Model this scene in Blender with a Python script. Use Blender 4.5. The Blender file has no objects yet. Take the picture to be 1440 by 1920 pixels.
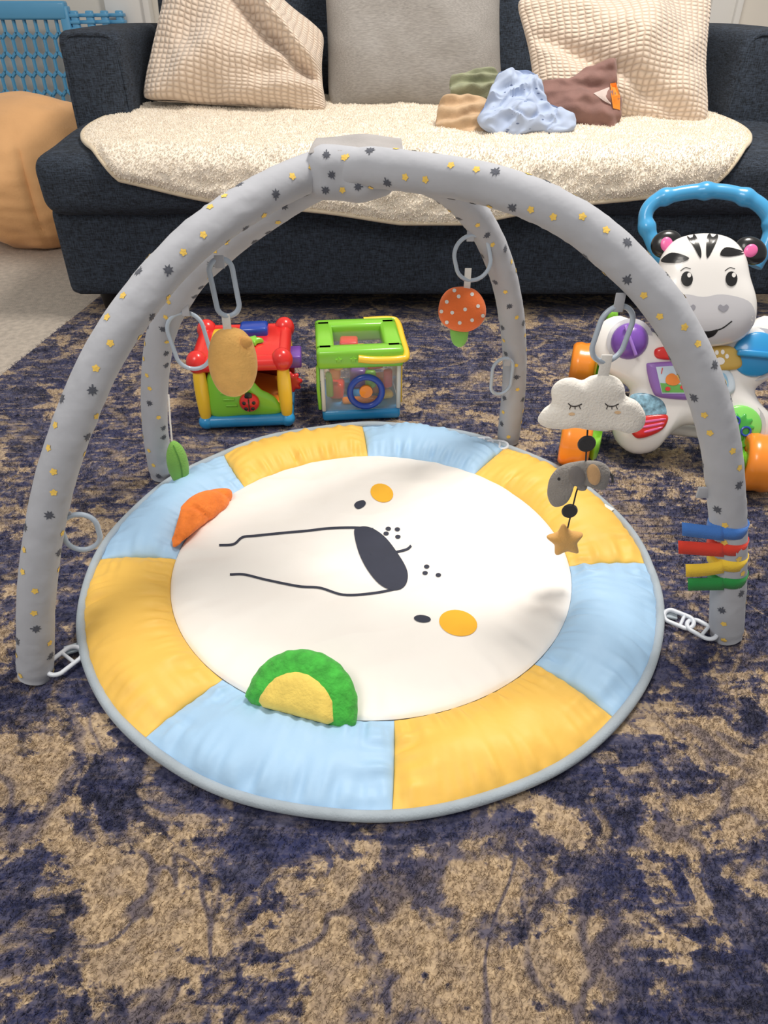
import bpy,bmesh,math,random
from mathutils import Vector as V, Matrix, noise
from mathutils.bvhtree import BVHTree
random.seed(4)
S=bpy.context.scene
COL=S.collection
S.view_settings.view_transform='Standard'
pi=math.pi
F=1331.0;PT=math.radians(36);H=.75
cp,sp=math.cos(PT),math.sin(PT)
C=V((0,0,H))
def ray(px,py):
    u=(px-720)/F;v=(py-960)/F
    return V((u,cp-v*sp,-sp-v*cp))
def atY(px,py,Y):
    d=ray(px,py);return C+d*(Y/d.y)
def atZ(px,py,z=0.):
    d=ray(px,py);return C+d*((z-H)/d.z)
def onP(px,py,P0,n):
    d=ray(px,py);return C+d*((P0-C).dot(n)/d.dot(n))
def frame(o,x=(1,0,0),y=(0,0,1)):
    x=V(x).normalized();y=V(y);y=(y-x*y.dot(x)).normalized();z=x.cross(y)
    m=Matrix.Identity(4)
    for i in range(3):
        m[i][0]=x[i];m[i][1]=y[i];m[i][2]=z[i];m[i][3]=o[i]
    return m
def pl(pts,fr):
    n=V((fr[0][2],fr[1][2],fr[2][2]));o=fr.translation;inv=fr.inverted();r=[]
    for p in pts:
        q=inv@onP(p[0],p[1],o,n);r.append((q.x,q.y))
    return r
def cat(pts,n,closed=False):
    P=[V(p) if len(p)==3 else V((p[0],p[1],0)) for p in pts];N=len(P);out=[]
    segs=N if closed else N-1
    per=max(1,int(round(n/segs)))
    for i in range(segs):
        if closed: a,b,c,d=P[(i-1)%N],P[i],P[(i+1)%N],P[(i+2)%N]
        else:
            b,c=P[i],P[i+1];a=P[i-1] if i>0 else b*2-c;d=P[i+2] if i+2<N else c*2-b
        for k in range(per):
            t=k/per
            out.append(.5*((2*b)+(c-a)*t+(2*a-5*b+4*c-d)*t*t+(3*b-a-3*c+d)*t**3))
    if not closed: out.append(P[-1].copy())
    return out
def cat2(pts,n=60): return [(p.x,p.y) for p in cat(pts,n,True)]
def resample(P,n):
    L=[0]
    for a,b in zip(P,P[1:]): L.append(L[-1]+(b-a).length)
    out=[];j=0
    for i in range(n):
        s=L[-1]*i/(n-1)
        while j<len(P)-2 and L[j+1]<s: j+=1
        t=(s-L[j])/max(1e-9,L[j+1]-L[j]);out.append(P[j].lerp(P[j+1],min(1,t)))
    return out
# ---------------- materials
def lin(c):
    r=[]
    for x in c:
        x=x/255.;r.append(x/12.92 if x<=.04045 else ((x+.055)/1.055)**2.4)
    return (*r,1)
def newmat(name):
    m=bpy.data.materials.new(name);m.use_nodes=True;nt=m.node_tree
    return m,nt,nt.nodes['Principled BSDF']
def NN(nt,t,**k):
    n=nt.nodes.new(t)
    for a,b in k.items():
        if a.startswith('i_'):
            n.inputs[a[2:].replace('_',' ')].default_value=b
        else: setattr(n,a,b)
    return n
def mat(name,c,rough=.6,var=.08,vs=30,bump=0.,bs=200,sheen=0,coat=0,alpha=1,trans=0,vs3=None,bd=.002):
    m,nt,b=newmat(name);L=nt.links.new
    tc=NN(nt,'ShaderNodeTexCoord')
    src=tc.outputs['Object']
    if vs3:
        mp=NN(nt,'ShaderNodeMapping');mp.inputs['Scale'].default_value=vs3;L(src,mp.inputs[0]);src=mp.outputs[0]
    n=NN(nt,'ShaderNodeTexNoise',i_Scale=vs,i_Detail=4.);L(src,n.inputs['Vector'])
    r=NN(nt,'ShaderNodeValToRGB');c=lin(c)
    r.color_ramp.elements[0].color=(*[x*(1-var*2) for x in c[:3]],1);r.color_ramp.elements[0].position=.3
    r.color_ramp.elements[1].color=(*[min(1,x*(1+var)) for x in c[:3]],1);r.color_ramp.elements[1].position=.7
    L(n.outputs['Fac'],r.inputs['Fac']);L(r.outputs['Color'],b.inputs['Base Color'])
    b.inputs['Roughness'].default_value=rough
    b.inputs['Sheen Weight'].default_value=sheen
    b.inputs['Coat Weight'].default_value=coat
    b.inputs['Alpha'].default_value=alpha
    b.inputs['Transmission Weight'].default_value=trans
    if bump:
        n2=NN(nt,'ShaderNodeTexNoise',i_Scale=bs,i_Detail=3.);L(src,n2.inputs['Vector'])
        bp=NN(nt,'ShaderNodeBump',i_Strength=bump,i_Distance=bd);L(n2.outputs['Fac'],bp.inputs['Height']);L(bp.outputs[0],b.inputs['Normal'])
    return m
def plastic(name,c,rough=.28): return mat(name,c,rough,.02,8,coat=.25)
def cloth(name,c,var=.06,bump=.35,bs=350,vs=25): return mat(name,c,.85,var,vs,bump,bs,sheen=.15)
# ---------------- mesh builder
OFF={}
class MB:
    def __init__(s): s.v=[];s.f=[];s.m=[];s.uv={}
    def add(s,v,f,mi=0,uv=None):
        b=len(s.v);s.v+= [V(p) for p in v];s.f+=[[i+b for i in q] for q in f];s.m+=[mi]*len(f)
        if uv:
            for i,q in enumerate(uv): s.uv[b+i]=q
        return s
    def bvh(s): return BVHTree.FromPolygons(s.v,s.f)
    def build(s,name,mats,parent=None,smooth=True,loc=None):
        if not isinstance(mats,(list,tuple)): mats=[mats]
        if parent is not None: off=OFF[parent.name]
        else:
            if loc is None:
                xs=[p.x for p in s.v];ys=[p.y for p in s.v];zs=[p.z for p in s.v]
                loc=V(((min(xs)+max(xs))/2,(min(ys)+max(ys))/2,min(zs)))
            off=V(loc)
        me=bpy.data.meshes.new(name)
        me.from_pydata([tuple(p-off) for p in s.v],[],s.f)
        for m in mats: me.materials.append(m)
        me.polygons.foreach_set('material_index',s.m)
        if s.uv:
            ul=me.uv_layers.new(name='UVMap')
            for lp in me.loops: ul.data[lp.index].uv=s.uv.get(lp.vertex_index,(0,0))
        bm=bmesh.new();bm.from_mesh(me);bmesh.ops.recalc_face_normals(bm,faces=bm.faces);bm.to_mesh(me);bm.free()
        if smooth:
            me.polygons.foreach_set('use_smooth',[True]*len(me.polygons))
            try: me.set_sharp_from_angle(angle=math.radians(50))
            except Exception: pass
        me.update()
        o=bpy.data.objects.new(name,me);COL.objects.link(o)
        if parent is not None: o.parent=parent;OFF[o.name]=off
        else: o.location=off;OFF[o.name]=off
        return o
def tag(o,label=None,cat_=None,group=None,kind=None):
    if label:o['label']=label
    if cat_:o['category']=cat_
    if group:o['group']=group
    if kind:o['kind']=kind
    return o
def empty(name,loc,label,cat_,group=None):
    o=bpy.data.objects.new(name,None);COL.objects.link(o);o.location=loc;o.empty_display_size=.05
    OFF[o.name]=V(loc);return tag(o,label,cat_,group)
def hair(o,vg,count,length,radius,rnd=.3,step=2):
    md=o.modifiers.new('pile','PARTICLE_SYSTEM');ps=o.particle_systems[-1];st=ps.settings
    st.type='HAIR';st.use_advanced_hair=True;st.count=count;st.emit_from='FACE';st.distribution='RAND';st.use_even_distribution=True
    st.hair_length=length;st.hair_step=step;st.render_step=step;st.display_step=step
    st.factor_random=rnd*length;st.brownian_factor=0
    st.root_radius=1.;st.tip_radius=.6;st.radius_scale=radius
    st.use_hair_bspline=False
    if vg: ps.vertex_group_density=vg
def box(mb,c,h,mi=0,fr=None,bev=.004,seg=2):
    bm=bmesh.new();bmesh.ops.create_cube(bm,size=2)
    for v in bm.verts: v.co=V((v.co.x*h[0],v.co.y*h[1],v.co.z*h[2]))
    bev=min(bev,min(h)*.95)
    if bev>0: bmesh.ops.bevel(bm,geom=list(bm.edges)+list(bm.verts),offset=bev,segments=seg,profile=.5,affect='EDGES')
    bm.verts.index_update()
    vs=[v.co+V(c) for v in bm.verts]
    if fr is not None: vs=[fr@p for p in vs]
    mb.add(vs,[[v.index for v in f.verts] for f in bm.faces],mi);bm.free();return mb
def soft(mb,c,h,r,n=12,bulge=(0,0,0),fr=None,fn=None,mi=0):
    vs=[];fs=[];idx={}
    def vert(p):
        k=(round(p[0],5),round(p[1],5),round(p[2],5))
        if k in idx:return idx[k]
        P=V((p[0]*h[0],p[1]*h[1],p[2]*h[2]))
        I=V([max(-(h[i]-r),min(h[i]-r,P[i])) for i in range(3)])
        d=P-I
        if d.length>1e-9: P=I+d.normalized()*r
        x,y,z=p
        P.x+=bulge[0]*x*(1-y*y)*(1-z*z);P.y+=bulge[1]*y*(1-x*x)*(1-z*z);P.z+=bulge[2]*z*(1-x*x)*(1-y*y)
        P=P+V(c)
        if fn:P=fn(P)
        if fr is not None:P=fr@P
        idx[k]=len(vs);vs.append(P);return idx[k]
    g=[-math.cos(pi*i/n) for i in range(n+1)]
    for ax in range(3):
        for s in (-1,1):
            for i in range(n):
                for j in range(n):
                    q=[]
                    for (a,b) in ((i,j),(i+1,j),(i+1,j+1),(i,j+1)):
                        p=[0,0,0];p[ax]=s;p[(ax+1)%3]=g[a];p[(ax+2)%3]=g[b];q.append(vert(p))
                    fs.append(q)
    return mb.add(vs,fs,mi)
def frames(P,closed=False):
    n=len(P);T=[]
    for i in range(n):
        a=P[(i-1)%n] if (closed or i>0) else P[i];b=P[(i+1)%n] if (closed or i<n-1) else P[i]
        T.append((b-a).normalized())
    u=V((0,0,1)) if abs(T[0].z)<.9 else V((1,0,0))
    u=(u-T[0]*u.dot(T[0])).normalized();out=[]
    for t in T:
        u=(u-t*u.dot(t)).normalized();out.append((t,u,t.cross(u)))
    return out
def tube(mb,P,r,seg=10,closed=False,mi=0,cap=True,flat=1.):
    P=[V(p) for p in P];fr=frames(P,closed);vs=[];fs=[];n=len(P)
    for i,(p,(t,u,w)) in enumerate(zip(P,fr)):
        rr=r[i] if isinstance(r,(list,tuple)) else r
        for k in range(seg):
            a=2*pi*k/seg;vs.append(p+u*math.cos(a)*rr*flat+w*math.sin(a)*rr)
    for i in range(n if closed else n-1):
        j=(i+1)%n
        for k in range(seg):
            l=(k+1)%seg;fs.append([i*seg+k,j*seg+k,j*seg+l,i*seg+l])
    if not closed and cap:
        fs.append(list(range(seg)));fs.append([(n-1)*seg+k for k in range(seg)])
    return mb.add(vs,fs,mi)
def lathe(mb,prof,fr,seg=24,mi=0):
    vs=[];fs=[]
    for r,h in prof:
        for k in range(seg):
            a=2*pi*k/seg;vs.append(fr@V((r*math.cos(a),r*math.sin(a),h)))
    for i in range(len(prof)-1):
        for k in range(seg):
            l=(k+1)%seg;fs.append([i*seg+k,(i+1)*seg+k,(i+1)*seg+l,i*seg+l])
    if prof[0][0]>1e-6: fs.append(list(range(seg)))
    if prof[-1][0]>1e-6: fs.append([(len(prof)-1)*seg+k for k in range(seg)])
    return mb.add(vs,fs,mi)
def ell(mb,c,h,n=24,m=16,mi=0,fr=None,fn=None):
    vs=[];fs=[]
    for i in range(m+1):
        a=pi*i/m
        for k in range(n):
            b=2*pi*k/n;d=V((math.sin(a)*math.cos(b),math.sin(a)*math.sin(b),math.cos(a)))
            P=V((d.x*h[0],d.y*h[1],d.z*h[2]))
            if fn:P=fn(P,d)
            P=P+V(c)
            if fr is not None:P=fr@P
            vs.append(P)
    for i in range(m):
        for k in range(n):
            l=(k+1)%n;fs.append([i*n+k,(i+1)*n+k,(i+1)*n+l,i*n+l])
    return mb.add(vs,fs,mi)
def puff(mb,out,tf,tb,fr,p=3,steps=9,mi=0,fn=None,cen=None,e=.5):
    n=len(out)
    cx,cy=cen if cen else (sum(q[0] for q in out)/n,sum(q[1] for q in out)/n)
    vs=[];fs=[]
    rho=[math.sin(pi/2*k/steps) for k in range(1,steps+1)]
    def P(x,y,z):
        q=V((x,y,z))
        if fn:q=fn(q)
        return fr@q
    for side,T in ((1,tf),(-1,tb)):
        b=len(vs);vs.append(P(cx,cy,side*T))
        for r in rho:
            z=side*T*max(0,1-r**p)**e
            for q in out: vs.append(P(cx+(q[0]-cx)*r,cy+(q[1]-cy)*r,z))
        for k in range(n): fs.append([b,b+1+k,b+1+(k+1)%n])
        for i in range(steps-1):
            for k in range(n):
                l=(k+1)%n;a=b+1+i*n;c=a+n;fs.append([a+k,c+k,c+l,a+l])
    a=1+(steps-1)*n;c=1+steps*n+a
    for k in range(n):
        l=(k+1)%n;fs.append([a+k,c+k,c+l,a+l])
    return mb.add(vs,fs,mi)
def castpx(bv,px,py,off=.0006):
    d=ray(px,py).normalized();h=bv.ray_cast(C,d)
    if h[0] is None:return None
    n=h[1]
    if n.dot(d)>0:n=-n
    return h[0]+n*off
def pxdecal(mb,bv,poly,mi,rings=3,off=.0006):
    n=len(poly);cx=sum(q[0] for q in poly)/n;cy=sum(q[1] for q in poly)/n
    vs=[castpx(bv,cx,cy,off)]
    if vs[0] is None:return
    for r in range(1,rings+1):
        f=r/rings
        for i,q in enumerate(poly):
            p=castpx(bv,cx+(q[0]-cx)*f,cy+(q[1]-cy)*f,off)
            if p is None:p=vs[-n] if r>1 else vs[0]
            vs.append(p)
    fs=[[0,1+k,1+(k+1)%n] for k in range(n)]
    for r in range(rings-1):
        for k in range(n):
            l=(k+1)%n;a=1+r*n;fs.append([a+k,a+n+k,a+n+l,a+l])
    mb.add(vs,fs,mi)
def elp(cx,cy,rx,ry,rot=0,n=20):
    c,s=math.cos(math.radians(rot)),math.sin(math.radians(rot))
    return [(cx+rx*math.cos(a)*c-ry*math.sin(a)*s,cy+rx*math.cos(a)*s+ry*math.sin(a)*c) for a in [2*pi*k/n for k in range(n)]]
def pxstroke(mb,bv,pts,w,mi,n=40,off=.0007):
    P=cat([(p[0],p[1]) for p in pts],n);vs=[];fs=[]
    for i,p in enumerate(P):
        a=P[max(0,i-1)];b=P[min(len(P)-1,i+1)];t=(b-a).normalized();nn=V((-t.y,t.x,0))*w/2
        x=castpx(bv,p.x+nn.x,p.y+nn.y,off);y=castpx(bv,p.x-nn.x,p.y-nn.y,off)
        if x is None or y is None:
            continue
        vs+=[x,y]
    for i in range(len(vs)//2-1): fs.append([2*i,2*i+1,2*i+3,2*i+2])
    if fs: mb.add(vs,fs,mi)
def textm(s,size):
    cu=bpy.data.curves.new('txt','FONT');cu.body=s;cu.size=size;cu.align_x='CENTER';cu.align_y='CENTER'
    o=bpy.data.objects.new('txt',cu);COL.objects.link(o)
    dg=bpy.context.evaluated_depsgraph_get();me=o.evaluated_get(dg).to_mesh()
    v=[p.co.copy() for p in me.vertices];f=[list(p.vertices) for p in me.polygons]
    o.evaluated_get(dg).to_mesh_clear();bpy.data.objects.remove(o);bpy.data.curves.remove(cu)
    return v,f
def rid(x): return 1-2*abs(noise.noise(x))
TXT={'1':textm('1',.016),'8':textm('8',.018)}

# ================= SETTING
def rug_mat():
    m,nt,b=newmat('rug_wool');L=nt.links.new
    tc=NN(nt,'ShaderNodeTexCoord')
    flat=NN(nt,'ShaderNodeVectorMath',operation='MULTIPLY');L(tc.outputs['Object'],flat.inputs[0]);flat.inputs[1].default_value=(1,1,0)
    sep=NN(nt,'ShaderNodeSeparateXYZ');L(tc.outputs['Object'],sep.inputs[0])
    def noi(scale,detail,rough=.6,sc=(1,1,1),loc=(0,0,0),dist=0.):
        mp=NN(nt,'ShaderNodeMapping');mp.inputs['Scale'].default_value=sc;mp.inputs['Location'].default_value=loc
        L(flat.outputs[0],mp.inputs[0])
        n=NN(nt,'ShaderNodeTexNoise',i_Scale=float(scale),i_Detail=float(detail),i_Roughness=rough,i_Distortion=dist);L(mp.outputs[0],n.inputs['Vector']);return n.outputs['Fac']
    def ma(op,a,bb,cl=False):
        n=NN(nt,'ShaderNodeMath',operation=op,use_clamp=cl)
        for i,x in enumerate((a,bb)):
            if isinstance(x,(int,float)): n.inputs[i].default_value=x
            else: L(x,n.inputs[i])
        return n.outputs[0]
    def mr(x,a,bb,c=0.,d=1.,sm=False):
        n=NN(nt,'ShaderNodeMapRange');L(x,n.inputs[0])
        if sm:n.interpolation_type='SMOOTHSTEP'
        for i,q in enumerate((a,bb,c,d)): n.inputs[i+1].default_value=q
        return n.outputs[0]
    def mix(f,a,bb):
        n=NN(nt,'ShaderNodeMix',data_type='RGBA')
        if isinstance(f,(int,float)): n.inputs[0].default_value=f
        else: L(f,n.inputs[0])
        for i,x in ((6,a),(7,bb)):
            if isinstance(x,tuple): n.inputs[i].default_value=x
            else: L(x,n.inputs[i])
        return n.outputs[2]
    fine=noi(250,2,.6);mid=noi(95,3,.65);mid2=noi(30,4,.65,(1,1.3,1),(2,2,0))
    streak=noi(6,5,.7,(1,7,1));streak2=noi(14,5,.72,(1,7,1),(3,1,0))
    big=noi(5.6,3,.55,(1,1.1,1),(1.7,.6,0),.7);big2=noi(11,5,.62,(1,1,1),(5,2,0),1.1)
    tuft=ma('ADD',ma('MULTIPLY',fine,.45),ma('MULTIPLY',mid,.55))
    wx_=ma('MULTIPLY',ma('SUBTRACT',big2,.5),.14)
    def dist(x,y,sx=1.,sy=1.,wob=1.):
        dx=ma('MULTIPLY',ma('SUBTRACT',sep.outputs['X'],x),sx);dy=ma('MULTIPLY',ma('SUBTRACT',sep.outputs['Y'],y),sy)
        d=ma('SQRT',ma('ADD',ma('MULTIPLY',dx,dx),ma('MULTIPLY',dy,dy)),0)
        return ma('ADD',ma('ADD',d,ma('MULTIPLY',wx_,wob)),ma('MULTIPLY',ma('SUBTRACT',mid,.5),.022))
    base=mix(mr(ma('ADD',ma('MULTIPLY',streak,.5),ma('MULTIPLY',mid2,.5)),.46,.60),lin((38,44,84)),lin((86,86,110)))
    base=mix(mr(ma('ADD',ma('MULTIPLY',big2,.5),ma('MULTIPLY',mid2,.5)),.40,.52),lin((25,28,54)),base)
    base=mix(mr(tuft,.46,.62,0,.35),base,lin((100,98,120)))
    bias=mr(sep.outputs['Y'],.3,.8,.014,-.022)
    for x,y,r,a in ((.07,.30,.17,.085),(-.22,.38,.09,.065),(.48,.55,.10,.04),(-.45,.50,.07,.04),(-.1,.20,.08,.035)):
        bias=ma('ADD',bias,mr(dist(x,y),r*.5,r*1.15,a,0.,True))
    bias=ma('SUBTRACT',bias,mr(dist(.36,.30,1,1.),.05,.12,.07,0.,True))
    bias=ma('SUBTRACT',bias,mr(dist(-.10,.42,1,1.),.02,.07,.06,0.,True))
    t=ma('ADD',ma('MULTIPLY',big,.45),ma('MULTIPLY',big2,.55))
    t=ma('ADD',t,bias)
    t=ma('ADD',t,ma('MULTIPLY',ma('SUBTRACT',mid,.5),.16))
    t=ma('ADD',t,ma('MULTIPLY',ma('SUBTRACT',mid2,.5),.28))
    t=ma('ADD',t,ma('MULTIPLY',ma('SUBTRACT',streak,.5),.26))
    tm=mr(t,.518,.565,0,1,True);tw=mr(t,.475,.53,0,1,True)
    base=mix(ma('MULTIPLY',tw,.5),base,lin((94,87,100)))
    n4=noi(6.5,2,.5,(1,1,1),(2,8,0),.8)
    cont2=ma('ADD',ma('ABSOLUTE',ma('SUBTRACT',n4,.47),0),ma('MULTIPLY',ma('SUBTRACT',mid2,.5),.07))
    vine2=ma('MULTIPLY',mr(cont2,.006,.030,1,0),mr(streak2,.42,.52))
    n5=noi(6,2,.5,(1,1,1),(7,3,0),1.4)
    cont3=ma('ADD',ma('ABSOLUTE',ma('SUBTRACT',n5,.5),0),ma('MULTIPLY',ma('SUBTRACT',mid2,.5),.06))
    cutv=mr(cont3,.008,.040,.8,0,True)
    tan=mix(mr(tuft,.40,.62),lin((160,138,112)),lin((208,184,150)))
    tan=mix(mr(mid2,.45,.65,0,.55),tan,lin((140,125,116)))
    f=ma('MAXIMUM',ma('MULTIPLY',tm,.95),ma('MULTIPLY',vine2,.65))
    st=ma('MULTIPLY',mr(ma('ADD',ma('MULTIPLY',streak2,.7),ma('MULTIPLY',mid,.3)),.52,.60),mr(sep.outputs['Y'],.6,1.2,.12,.5))
    f=ma('MAXIMUM',f,st,True)
    f=ma('MULTIPLY',f,ma('SUBTRACT',1,ma('MULTIPLY',cutv,mr(sep.outputs['Y'],.4,1.,1.,.3))),True)
    def cut(d,r,w):
        return mr(ma('ABSOLUTE',ma('SUBTRACT',d,r),0),w*.4,w,1.,0.)
    c=ma('MAXIMUM',cut(dist(.11,.33,1,1.1,1.),.13,.016),cut(dist(.10,.37,1,1.4,1.1),.06,.014))
    for x,y,r in ((.105,.325,.016),(-.07,.43,.012),(.16,.43,.012),(.28,.415,.014),(-.02,.26,.012),(.2,.25,.012)):
        c=ma('MAXIMUM',c,mr(dist(x,y,1,1,.3),r*.6,r*1.4,1.,0.))
    c=ma('MULTIPLY',c,mr(mid2,.36,.54,.3,.95))
    f=ma('MULTIPLY',f,ma('SUBTRACT',1,c),True)
    col=mix(f,base,tan)
    L(col,b.inputs['Base Color']);b.inputs['Roughness'].default_value=.95;b.inputs['Sheen Weight'].default_value=.05
    bp=NN(nt,'ShaderNodeBump',i_Strength=.6,i_Distance=.006)
    L(ma('ADD',ma('MULTIPLY',fine,.5),ma('MULTIPLY',mid,.9)),bp.inputs['Height']);L(bp.outputs[0],b.inputs['Normal'])
    return m
carpet=mat('carpet',(200,188,174),.95,.12,60,.8,260,sheen=.2,bd=.006)
mb=MB();box(mb,(0.2,1.2,-.062),(3.2,2.6,.05),bev=0);f=mb.build('floor',carpet,smooth=False,loc=(0,0,-.012));tag(f,kind='structure')
wallm=mat('wall_paint',(226,220,210),.8,.02,4)
mb=MB();box(mb,(0.2,3.55,1.188),(3.2,.05,1.2),bev=0);f=mb.build('wall_back',wallm,smooth=False);tag(f,kind='structure')
trimm=mat('trim_paint',(236,234,230),.5,.01,4)
mb=MB();box(mb,(0.2,3.492,.048),(3.2,.008,.06),bev=.003);f=mb.build('baseboard_back',trimm);tag(f,kind='structure')
mb=MB();box(mb,(1.36,3.48,1.188),(.06,.02,1.2),bev=.004);box(mb,(1.405,3.468,1.188),(.012,.03,1.2),bev=.003);f=mb.build('trim_1',trimm);tag(f,kind='structure')
mb=MB();box(mb,(-1.02,3.48,1.188),(.09,.02,1.2),bev=.004);box(mb,(-.94,3.468,1.188),(.012,.03,1.2),bev=.003);f=mb.build('trim_2',trimm);tag(f,kind='structure')
# rug
mb=MB()
soft(mb,(.62,.7,-.006),(1.56,1.5,.006),.0055,n=90)
mb.v=[V((p.x+(.10*(p.y-1.64) if p.x<0 else 0)*min(1,-p.x/.9),p.y,p.z-.0025)) for p in mb.v]
rug=mb.build('area_rug',rug_mat(),loc=(0,0,-.012));tag(rug,'large distressed navy blue and tan patterned area rug under the play mat','rug')
vg=rug.vertex_groups.new(name='pile')
for v in rug.data.vertices:
    x,y=v.co.x,v.co.y
    if v.co.z>.006 and y<2.0 and x>-1.0 and x<1.5 and y>.1 and not (math.hypot(x+.02,y-.889)<.475):
        k=1.0 if y<.7 else (.5 if y<1.2 else .25)
        if abs(x)>.62*(y*.8+.55)+.12: continue
        vg.add([v.index],k,'REPLACE')
hair(rug,'pile',260000,.0015,.0011,.9)

# ================= SOFA
def sofa_mat():
    m,nt,b=newmat('sofa_fabric');L=nt.links.new;tc=NN(nt,'ShaderNodeTexCoord')
    outs=[]
    for sc in ((1,1,7),(7,7,1)):
        mp=NN(nt,'ShaderNodeMapping');mp.inputs['Scale'].default_value=sc;L(tc.outputs['Object'],mp.inputs[0])
        n=NN(nt,'ShaderNodeTexNoise',i_Scale=60.,i_Detail=3.,i_Roughness=.7);L(mp.outputs[0],n.inputs['Vector']);outs.append(n.outputs['Fac'])
    a=NN(nt,'ShaderNodeMath',operation='ADD');L(outs[0],a.inputs[0]);L(outs[1],a.inputs[1])
    r=NN(nt,'ShaderNodeMapRange');L(a.outputs[0],r.inputs[0]);r.inputs[1].default_value=.8;r.inputs[2].default_value=1.2
    cr_=NN(nt,'ShaderNodeValToRGB');cr_.color_ramp.elements[0].color=lin((15,20,28));cr_.color_ramp.elements[1].color=lin((60,71,87));L(r.outputs[0],cr_.inputs[0])
    L(cr_.outputs[0],b.inputs['Base Color']);b.inputs['Roughness'].default_value=.9
    bp=NN(nt,'ShaderNodeBump',i_Strength=.6,i_Distance=.003);L(a.outputs[0],bp.inputs['Height']);L(bp.outputs[0],b.inputs['Normal']);return m
sofam=sofa_mat()
dark=mat('dark_wood',(24,20,18),.5,.05,20)
sofa=empty('sofa',(.125,2.4,0),'dark navy fabric sofa with square arms standing behind the play gym','sofa')
mb=MB();soft(mb,(.125,2.42,.18),(1.015,.43,.12),.025,n=14);mb.build('base_frame',sofam,sofa)
th=math.atan(.07)
for (a,b) in ((-.89,.08),(.084,1.15)):
    mb=MB();fr=frame((0,1.95,.43),(1,0,0),(0,math.cos(th),math.sin(th)))
    soft(mb,((a+b)/2,.37,-.075),((b-a)/2,.38,.075),.045,n=22,bulge=(0,.01,.012),fr=fr,fn=lambda P:P+V((0,.005*noise.noise(P*7),.005*noise.noise(P*5))))
    mb.build('seat_cushion',sofam,sofa)
for (a,b) in ((-.90,-.72),(.985,1.155)):
    mb=MB();soft(mb,((a+b)/2,2.66,.38),((b-a)/2,.33,.295),.028,n=14,bulge=(.004,.003,.006))
    for y in (2.335,):
        P=[((a+b)/2+math.copysign(abs(math.cos(t))**.35,math.cos(t))*((b-a)/2-.010),y+.0,.38+math.copysign(abs(math.sin(t))**.35,math.sin(t))*.286) for t in [2*pi*k/60 for k in range(60)]]
        tube(mb,P,.005,6,True)
    mb.build('arm',sofam,sofa)
mb=MB();soft(mb,(.125,2.93,.45),(.84,.09,.40),.05,n=12);mb.build('backrest',sofam,sofa)
for (a,b) in ((-.71,.11),(.13,.97)):
    mb=MB();fr=frame(((a+b)/2,2.76,.66),(1,0,0),(0,.22,1));soft(mb,(0,0,0),((b-a)/2,.22,.085),.06,n=14,bulge=(0,.0,.02),fr=fr);mb.build('back_cushion',sofam,sofa)
for x in (-.80,1.05):
    for y,z0 in ((2.06,-.003),(2.76,-.012)):
        mb=MB();fr=frame((x,y,z0),(1,0,0),(0,1,0));lathe(mb,[(.022,0),(.024,.004),(.032,.062-z0),(.032,.075-z0)],fr,16);mb.build('leg',dark,sofa)
# blanket
flee=mat('fleece',(244,235,221),.95,.04,50,.5,120,sheen=.2,bd=.004)
def seatP(x,s,h=0):
    a=.62;R=.045
    if s<a: Y=2.60-s;P=V((x,Y,.432+.07*(Y-1.95)));n=V((0,-.07,1)).normalized()
    else:
        q=(s-a)/R
        if q<pi/2: P=V((x,1.98-R*math.sin(q),.434-R*(1-math.cos(q))));n=V((0,-math.sin(q),math.cos(q)))
        else: P=V((x,1.935,.389-(s-a-R*pi/2)));n=V((0,-1,0))
    return P+n*h
mb=MB();vs=[];fs=[];NX,NS=300,180;bx0,bx1,SL=-.815,.985,.755
def bl(a,b):
    k=.62
    x=a*math.sqrt(1-b*b*k/2);y=b*math.sqrt(1-a*a*k/2)
    x=(bx0+bx1)/2+x*(bx1-bx0)/2
    s=SL/2+y*SL/2/math.sqrt(1-k*.25)
    if b>0: s+=b*(.014*math.sin(x*5+1)+.008*math.sin(x*11))
    return x,max(0,min(SL+.05,s))
for i in range(NX+1):
    for j in range(NS+1):
        a=-1+2*i/NX;b=-1+2*j/NS;x,s=bl(a,b)
        q=V((x,s,0));e=min(1,(1-abs(a))*30,(1-abs(b))*14)
        h=.009+.010*e+.006*noise.noise(q*7)*e+.0060*noise.noise(V((x*15,s*28,3)))*e+.003*noise.noise(q*50)*e
        vs.append(seatP(x,s,h))
for i in range(NX):
    for j in range(NS):
        k=i*(NS+1)+j;fs.append([k,k+1,k+NS+2,k+NS+1])
mb.add(vs,fs)
blanket=empty('seat_blanket',(.07,2.2,.43),'cream fluffy fleece blanket spread over the sofa seat','blanket')
o=mb.build('fleece_sheet',flee,blanket)
if sum(p.normal.z for p in o.data.polygons[:2000])<0: o.data.flip_normals()
hair(o,None,160000,.0010,.0022,1.2)
mb=MB();per=[]
for i in range(0,NX,3): per.append(seatP(*bl(-1+2*i/NX,-1),.009))
for j in range(0,NS,3): per.append(seatP(*bl(1,-1+2*j/NS),.009))
for i in range(0,NX,3): per.append(seatP(*bl(1-2*i/NX,1),.009))
for j in range(0,NS,3): per.append(seatP(*bl(-1,1-2*j/NS),.009))
tube(mb,per,.006,8,True);mb.build('edge_binding',cloth('binding',(218,203,178)),blanket)
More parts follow.
